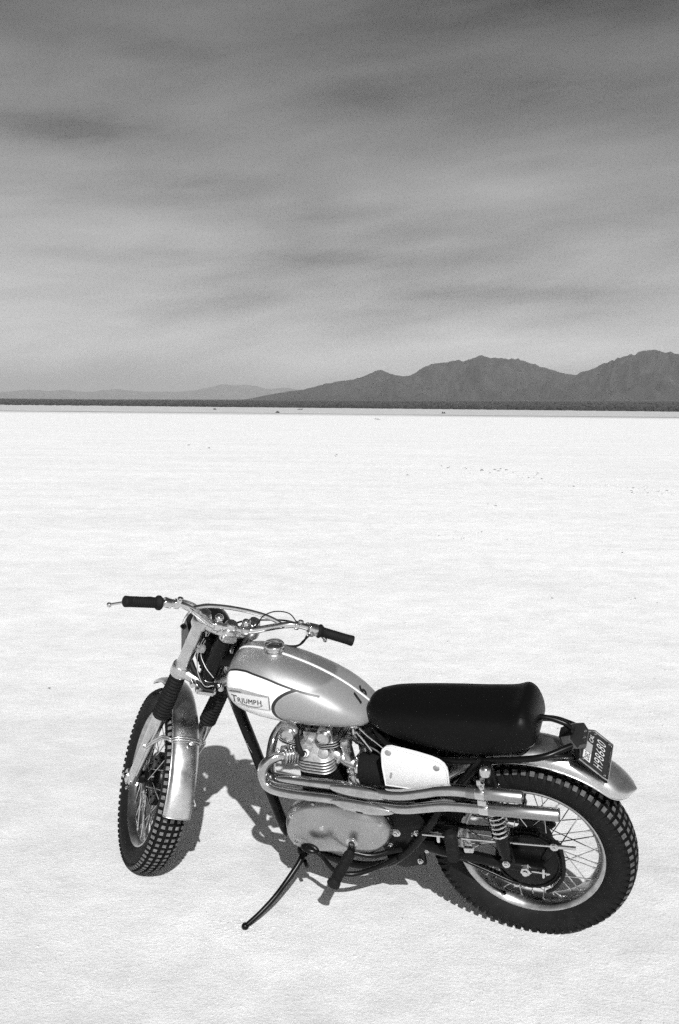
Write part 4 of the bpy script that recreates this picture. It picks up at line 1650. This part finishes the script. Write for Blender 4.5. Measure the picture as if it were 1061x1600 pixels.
# ---- lettering helpers: text as a flat mesh, then laid on a surface
def text_mesh(s, size, bold=0.0):
    cu = bpy.data.curves.new('text', 'FONT')
    cu.body = s
    cu.size = size
    cu.offset = bold
    cu.resolution_u = 6
    o = bpy.data.objects.new('text', cu)
    col.objects.link(o)
    bpy.context.view_layer.update()
    dg = bpy.context.evaluated_depsgraph_get()
    me = bpy.data.meshes.new_from_object(o.evaluated_get(dg))
    bm = bmesh.new()
    bm.from_mesh(me)
    bmesh.ops.triangulate(bm, faces=bm.faces[:])
    for cut in range(1, 12):
        bmesh.ops.bisect_plane(bm, geom=bm.verts[:] + bm.edges[:] + bm.faces[:], plane_co=(0, size * (cut - 2) * .1, 0), plane_no=(0, 1, 0))
    w_ = max(v.co.x for v in bm.verts)
    for cut in range(1, max(2, int(w_ / (size * .1)))):
        bmesh.ops.bisect_plane(bm, geom=bm.verts[:] + bm.edges[:] + bm.faces[:], plane_co=(size * cut * .1, 0, 0), plane_no=(1, 0, 0))
    bm.verts.index_update()
    vs = [v.co.copy() for v in bm.verts]
    fs = [tuple(v.index for v in f.verts) for f in bm.faces]
    bm.free()
    bpy.data.objects.remove(o)
    bpy.data.curves.remove(cu)
    bpy.data.meshes.remove(me)
    return vs, fs


def lay(vs, place, lift):
    out = []
    for v in vs:
        p, n = place(v.x, v.y)
        out.append(p + n * lift)
    return out


def on_tank_side(x0, z0, ang, sc=1.0):
    """maps text plane to the left flank: text runs to the rear"""
    ca, sa = math.cos(ang), math.sin(ang)

    def f(a, b):
        x = x0 - (a * ca - b * sa) * sc
        z = z0 + (a * sa + b * ca) * sc
        h = tank_bvh.ray_cast(V(x, .5, z), V(0, -1, 0))
        if h[0] is None:
            return V(x, .1, z), V(0, 1, 0)
        n = h[1] if h[1].y > 0 else -h[1]
        return h[0], n
    return f


def flat_patch(poly, place, mat, name, parent, lift, thick, cuts=10):
    """thin raised patch following a surface; poly in text-plane coordinates (convex)"""
    bm = bmesh.new()
    vv = [bm.verts.new((x, y, 0)) for x, y in poly]
    bm.faces.new(vv)
    xs_ = [p[0] for p in poly]
    for k in range(1, cuts):
        x = min(xs_) + (max(xs_) - min(xs_)) * k / cuts
        bmesh.ops.bisect_plane(bm, geom=bm.verts[:] + bm.edges[:] + bm.faces[:], plane_co=(x, 0, 0), plane_no=(1, 0, 0))
    ys_ = [p[1] for p in poly]
    for k in range(1, 5):
        y = min(ys_) + (max(ys_) - min(ys_)) * k / 5
        bmesh.ops.bisect_plane(bm, geom=bm.verts[:] + bm.edges[:] + bm.faces[:], plane_co=(0, y, 0), plane_no=(0, 1, 0))
    r = bmesh.ops.extrude_face_region(bm, geom=bm.faces[:])
    top = {g for g in r['geom'] if isinstance(g, bmesh.types.BMVert)}
    bm.verts.index_update()
    pl = {}
    out = []
    for v in bm.verts:
        p, n = place(v.co.x, v.co.y)
        out.append(p + n * (lift if v in top else lift - thick))
    m_ = MB()
    m_.add(out, [tuple(v.index for v in f.verts) for f in bm.faces])
    bm.free()
    return m_.build(name, mat, parent, ang=40)


BADGE_AT = (.9564, .857, 0.0)
place_b = on_tank_side(*BADGE_AT)
bdg = flat_patch([(-.008, .010), (.017, .0190), (.051, .0232), (.085, .0205), (.156, .0137), (.158, -.033), (.105, -.0345), (.066, -.0335), (.022, -.0295), (.002, -.012)], place_b, 'alu', 'tank_badge', tank, .0030, .005, 16)
flat_patch([(.003, .001), (.035, .007), (.085, .0095), (.153, .0085), (.1535, -.030), (.105, -.0305), (.068, -.0295), (.026, -.026), (.012, -.014)], place_b, 'badge', 'badge_panel', bdg, .0048, .003, 16)
mb = MB()


def word(mb, txt, a0, a1, b0, b1, size, bold):
    """letters set one by one between a0 and a1 with serifs"""
    n_ = len(txt)
    bold = 0.0
    wd = []
    for ch in txt:
        v_, f_ = text_mesh(ch, size, bold)
        x0_, x1_ = min(v.x for v in v_), max(v.x for v in v_)
        wd.append((v_, f_, x0_, x1_))
    tot = sum(q[3] - q[2] for q in wd)
    gap = max(.0008, (a1 - a0 - tot) / max(1, n_ - 1))
    a_ = a0
    for v_, f_, x0_, x1_ in wd:
        dz_ = b0 + (b1 - b0) * (a_ - a0) / (a1 - a0)
        for k_, o_ in enumerate((-.0005, 0, .0005)):
            mb.add(lay([V(v.x - x0_ + a_ + o_, v.y + dz_, 0) for v in v_], place_b, .0056 + .00004 * k_), f_)
        a_ += x1_ - x0_ + gap


word(mb, 'T', .018, .038, -.0235, -.0235, .033, .0003)
word(mb, 'RIUMPH', .041, .129, -.0220, -.0175, .0235, .00015)
for a_, b_, w_, h_ in ((.018, .0, .0016, .005), (.0365, .0, .0016, .005), (.0235, -.0238, .007, .0016)):
    q_ = [V(a_, b_ - h_, 0), V(a_ + w_, b_ - h_, 0), V(a_ + w_, b_, 0), V(a_, b_, 0)]
    mb.add(lay(q_, place_b, .0057), [(0, 1, 2, 3)])
mb.tube([place_b(a_, b_)[0] + place_b(a_, b_)[1] * .0058 for a_, b_ in ((.052, -.0225), (.062, -.0262), (.078, -.0282), (.096, -.0280), (.112, -.0262), (.126, -.0225), (.1335, -.0165))], .0008, 6, smooth=4)
mb.tube([place_b(a_, b_)[0] + place_b(a_, b_)[1] * .0050 for a_, b_ in ((.008, .0065), (.03, .0112), (.055, .0125))], .0008, 6, smooth=4)
mb.tube([place_b(a_, b_)[0] + place_b(a_, b_)[1] * .0035 for a_, b_ in ((.1555, .008), (.1565, -.010), (.1575, -.030))], .0011, 6, smooth=4)
mb.build('badge_lettering', 'ink', bdg)


def on_cover(x0, z0, ang):
    ca, sa = math.cos(ang), math.sin(ang)

    def f(a, b):
        h, n = drop(cover_bvh, x0 - a * ca + b * sa, z0 + a * sa + b * ca)
        return h, n
    return f


mb = MB()
vs, fs = text_mesh('TRIUMPH', .016, .0006)
mb.add(lay([V(v.x * .82, v.y - .00025 * 0, 0) for v in vs], on_cover(.769, .345, R(-15)), .0008), fs)
pl_ = on_cover(.769, .345, R(-15))
mb.tube([pl_(a_, b_)[0] + pl_(a_, b_)[1] * .0008 for a_, b_ in ((.012, -.003), (.025, -.0055), (.04, -.006), (.052, -.004), (.06, .0))], .0007, 6, smooth=3)
mb.build('cover_lettering', 'cast', pc)
mb = MB()
vs, fs = text_mesh('Exotics', .017, .0)
d_ = (V(.953, 0, .546) - V(.976, 0, .593)).normalized()
u_ = V(-d_.z, 0, d_.x) * -1
if u_.x > 0:
    u_ = -u_
for_ = []
for v in vs:
    p = V(.978, 0, .597) + d_ * v.x * 1.0
    t_ = max(-.0195, min(.0195, v.y + .0))
    q = p - u_ * (-.004) + u_ * t_
    for_.append(V(q.x, math.sqrt(max(.0, .0211 ** 2 - min(.0205, abs(t_ + .004)) ** 2)), q.z))
mb.add(for_, fs)
mb.build('script', 'sticker_grey', frame)


# number 16 at the rear of the tank top
def on_tank_top(x0, y0):
    def f(a, b):
        x, y = x0 + b * .68, y0 - a * .9 - b * .40
        h = tank_bvh.ray_cast(V(x, y, 1.5), V(0, 0, -1))
        if h[0] is None:
            return V(x, y, .8), V(0, 0, 1)
        return h[0], (h[1] if h[1].z > 0 else -h[1])
    return f


mb = MB()
for ch, x0_, y0_ in (('1', .5285, .051), ('6', .5265, .006)):
    vs, fs = text_mesh(ch, .058, 0.0)
    k_ = 0
    for ox_ in (-.0030, 0, .0030):
        for oy_ in (-.0014, .0014):
            k_ += 1
            mb.add(lay([V(v.x + ox_, v.y + oy_, 0) for v in vs], on_tank_top(x0_, y0_), .0012 + .00006 * k_), fs)
mb.build('number', 'ink', tank)

# ---- seat
SEAT = [(.516, .018, .800, .790), (.511, .045, .814, .778), (.497, .066, .826, .766), (.470, .086, .832, .757), (.43, .103, .839, .747), (.34, .120, .847, .735), (.25, .128, .855, .727), (.16, .132, .862, .726), (.10, .133, .868, .734),
        (.065, .133, .872, .741), (.045, .132, .877, .747), (.028, .130, .885, .753), (.014, .127, .890, .758), (-.002, .122, .884, .764), (-.018, .114, .864, .771), (-.030, .100, .835, .780), (-.036, .078, .812, .790)]


def seat_ring(x, n=64):
    w, zt, zb = interp(SEAT, x)
    ring = []
    zm = zb + (zt - zb) * .30
    for k in range(n):
        a = 2 * PI * k / n
        c_, s_ = math.cos(a), math.sin(a)
        if c_ >= 0:
            ring.append(V(x, w * math.copysign(abs(s_) ** .52, s_) * (1 - .10 * c_), zm + (zt - zm) * abs(c_) ** .50))
        else:
            ring.append(V(x, w * math.copysign(abs(s_) ** .45, s_) * (1 - .06 * abs(c_)), zm - (zm - zb) * abs(c_) ** .5))
    return ring


mb = MB()
a, b = SEAT[-1][0], SEAT[0][0]
xs = [b + (a - b) * i / 110 for i in range(111)]
mb.rings([seat_ring(x) for x in xs])
seat = mb.build('seat', 'vinyl', bike, ang=70)
# welt along the edge of the seat top
for sg in (1, -1):
    mb = MB()
    pts = []
    for x in [b + (a - b) * i / 60 for i in range(3, 59)]:
        r_ = seat_ring(x, 64)
        p = r_[8] if sg > 0 else r_[-8]
        pts.append(p + V(0, sg * .0002, .0002))
    mb.tube(pts, .0016, 6)
    mb.build('seat_piping', 'vinyl', seat)

# ---- rear mudguard, grab loop, lamp, plate
rgd = mudguard(AXR, R(28), R(139.5), .407, .363, .0740, 70, None, 'mudguard', 'fender', 0.0, 0.092,
               flare=lambda a: max(0, (a - R(105)) / R(34)) * .012)
tag(rgd, 'alloy rear mudguard with a rounded tip')
mb = MB()
mb.tube([(.02, -.01, .815), (-.03, 0, .820), (-.06, 0, .818), (-.09, 0, .811), (-.115, 0, .800), (-.13, 0, .775)], .0085, 14, smooth=6)
mb.build('grab_loop', 'black', bike)
PC = V(-.190, 0, .7305)                        # centre of plate board
pdn = V(-.102, 0, -.089).normalized()          # down the board
prt = V(0, -1, 0)                              # reading direction
pnm = V(-.089, 0, .102).normalized()           # out of the board


def PP(a, b, h=0.0):
    """a to the reader's right, b up the board, h out of it"""
    return PC + prt * a - pdn * b + pnm * h


def slab(mb, pts, h0, h1):
    mb.rings([[PP(a_, b_, h0) for a_, b_ in pts], [PP(a_, b_, h1) for a_, b_ in pts]])


mb = MB()
outl = [(-.096, -.066), (-.090, -.072), (.086, -.072), (.092, -.066), (.088, .010), (.050, .050), (-.060, .062), (-.100, .044)]
slab(mb, outl, -.010, -.004)
pb = mb.build('number_plate', 'dark', bike)
tag(pb, 'dark registration plate reading H98680 in a pale frame')
mb = MB()
fr_ = [PP(a_, b_, -.002) for a_, b_ in ((-.091, -.066), (.087, -.066), (.083, .006), (.050, .036), (-.060, .044), (-.096, .040))]
rect = []
for i in range(6):
    p, q = fr_[i], fr_[(i + 1) % 6]
    for k in range(6):
        rect.append(p + (q - p) * k / 6)
mb.tube([V(*p) for p in rect], .0042, 8, closed=True)
mb.build('plate_frame', 'rim', pb)
mb = MB()
slab(mb, [(-.090, -.064), (.085, -.064), (.081, .006), (.050, .034), (-.060, .040), (-.094, .038)], -.0035, -.0015)
mb.build('plate_face', 'plate', pb)
mb = MB()
for i_, ch in enumerate('H98680'):
    vs, fs = text_mesh(ch, .049, -.0006)
    x0_, x1_ = min(v.x for v in vs), max(v.x for v in vs)
    mb.add([PP(-.072 + i_ * .0232 + (v.x - x0_) / (x1_ - x0_) * .0165, -.043 + v.y, -.0009) for v in vs], fs)
vs, fs = text_mesh('CAL', .021, .0)
mb.add([PP(.018 + v.x * .95, .004 + v.y, -.0009) for v in vs], fs)
mb.build('plate_lettering', 'lettering', pb)
mb = MB()
slab(mb, [(-.078, .003), (-.037, .003), (-.037, .031), (-.078, .031)], -.0016, -.0008)
mb.build('sticker', 'sticker', pb)
mb = MB()
slab(mb, [(-.034, .003), (.010, .003), (.010, .031), (-.034, .031)], -.0016, -.0008)
mb.build('sticker', 'sticker_grey', pb)
mb = MB()
vs, fs = text_mesh('DEC', .024, .0004)
wmax = max(v.x for v in vs)
mb.add([PP(-.075 + v.x / wmax * .035, .008 + v.y, -.0005) for v in vs], fs)
mb.build('sticker_lettering', 'ink', pb)
mb = MB()
for a_, b_ in ((-.080, -.052), (.076, -.052), (.070, .004), (-.084, .030)):
    mb.lathe([(.005, 0), (.0055, .002), (.003, .004)], PP(a_, b_, -.001), pnm, 14)
mb.build('plate_screw', 'chrome', pb)
# tail lamp: six-sided housing leaning back over the plate
def hexring(wb, bb, hb, wm, bm_, hm, wt_, bt, ht):
    return [PP(-wb, bb, hb), PP(wb, bb, hb), PP(wm, bm_, hm), PP(wt_, bt, ht), PP(-wt_, bt, ht), PP(-wm, bm_, hm)]


mb = MB()
back = hexring(.030, .050, -.034, .055, .070, -.034, .028, .098, -.030)
front = hexring(.042, .030, .008, .069, .055, .003, .042, .085, -.006)
mb.rings([back, front])
lp = mb.build('tail_lamp', 'lamp_body', bike, ang=25)
mb = MB()
f1 = hexring(.040, .033, .0085, .066, .055, .0035, .040, .082, -.0045)
f2 = hexring(.036, .038, .016, .059, .056, .012, .036, .077, .004)
f3 = hexring(.012, .050, .0175, .020, .056, .0165, .012, .064, .0145)
mb.rings([f1, f2, f3])
mb.build('lamp_lens', 'lens', lp, ang=25)
mb = MB()
for a_ in (-.016, .016):
    mb.lathe([(.004, 0), (.0045, .002), (.002, .003)], PP(a_, .050, .0172), pnm, 12)
mb.build('lamp_screw', 'chrome', lp)
mb = MB()
mb.box((-.118, 0, .765), (.045, .05, .05), Matrix.Rotation(R(35), 3, 'Y'), .006)
mb.tube([(-.06, .10, .750), (-.10, .085, .748), (-.135, .06, .735)], .007, 10, smooth=4)
mb.build('lamp_bracket', 'black', bike)

# ---- foot controls and side stand
mb = MB()
a, b = V(.560, .185, .335), V(.575, .315, .318)
ax = b - a
L = ax.length
prof = [(.010, -.01), (.0165, .0)]
k = .004
while k < L - .02:
    prof += [(.0185, k), (.0185, k + .006), (.0172, k + .007), (.0172, k + .009)]
    k += .010
prof += [(.0185, L - .018), (.021, L - .014), (.022, L - .004), (.018, L), (.004, L + .001)]
mb.lathe(prof, a, ax, 24)
pg = mb.build('footpeg', 'rubber', bike)
mb = MB()
mb.tube([(.560, .10, .345), (.560, .165, .338), (.560, .20, .335)], [.014, .014, .012], 14)
mb.tube([(.560, .165, .325), (.50, .150, .310), (.44, .125, .318), (.40, .118, .33)], .0095, 12, smooth=4)
mb.build('peg_mount', 'black', pg)
mb = MB()
mb.tube([(.678, .205, .343), (.650, .205, .322), (.625, .205, .285), (.60, .200, .262), (.55, .180, .250), (.48, .150, .268), (.42, .125, .295)], [.0065, .0075, .008, .0085, .009, .009, .009], 12, smooth=5)
mb.ball((.690, .205, .348), .026, (1.25, .75, .45), n=20, rot=Matrix.Rotation(R(-12), 3, 'Y'))
mb.build('brake_pedal', 'black', bike)
mb = MB()
mb.tube([(.757, .118, .240), (.765, .150, .222), (.790, .205, .190), (.815, .260, .165), (.848, .312, .140), (.884, .355, .1165)], [.0115, .0105, .0095, .009, .0085, .0085], 16, smooth=6)
mb.ball((.886, .357, .1165), .0125, n=16)
mb.box((.757, .112, .250), (.04, .035, .035), None, .008)
mb.tube([(.752, .128, .222), (.735, .150, .214)], .007, 10)
mb.build('side_stand', 'black', bike)

# ------------------------------------------------------------------ air
hz = NT('air')
hz.t.nodes.remove(hz.b)
pv = hz.n('ShaderNodeVolumePrincipled')
pv.inputs['Density'].default_value = 0.000040
pv.inputs['Color'].default_value = (0.9, 0.9, 0.9, 1)
pv.inputs['Anisotropy'].default_value = 0.0
hz.t.links.new(pv.outputs[0], hz.t.nodes['Material Output'].inputs['Volume'])
mb = MB()
mb.box((0, 0, 408), (150000, 150000, 824), None)
hb_ = mb.build('haze', hz.m)
hb_.data.shade_flat()
tag(hb_, 'thin dusty desert air paling the far hills', 'haze', kind='stuff')
hb_.location = (0, 0, 0)
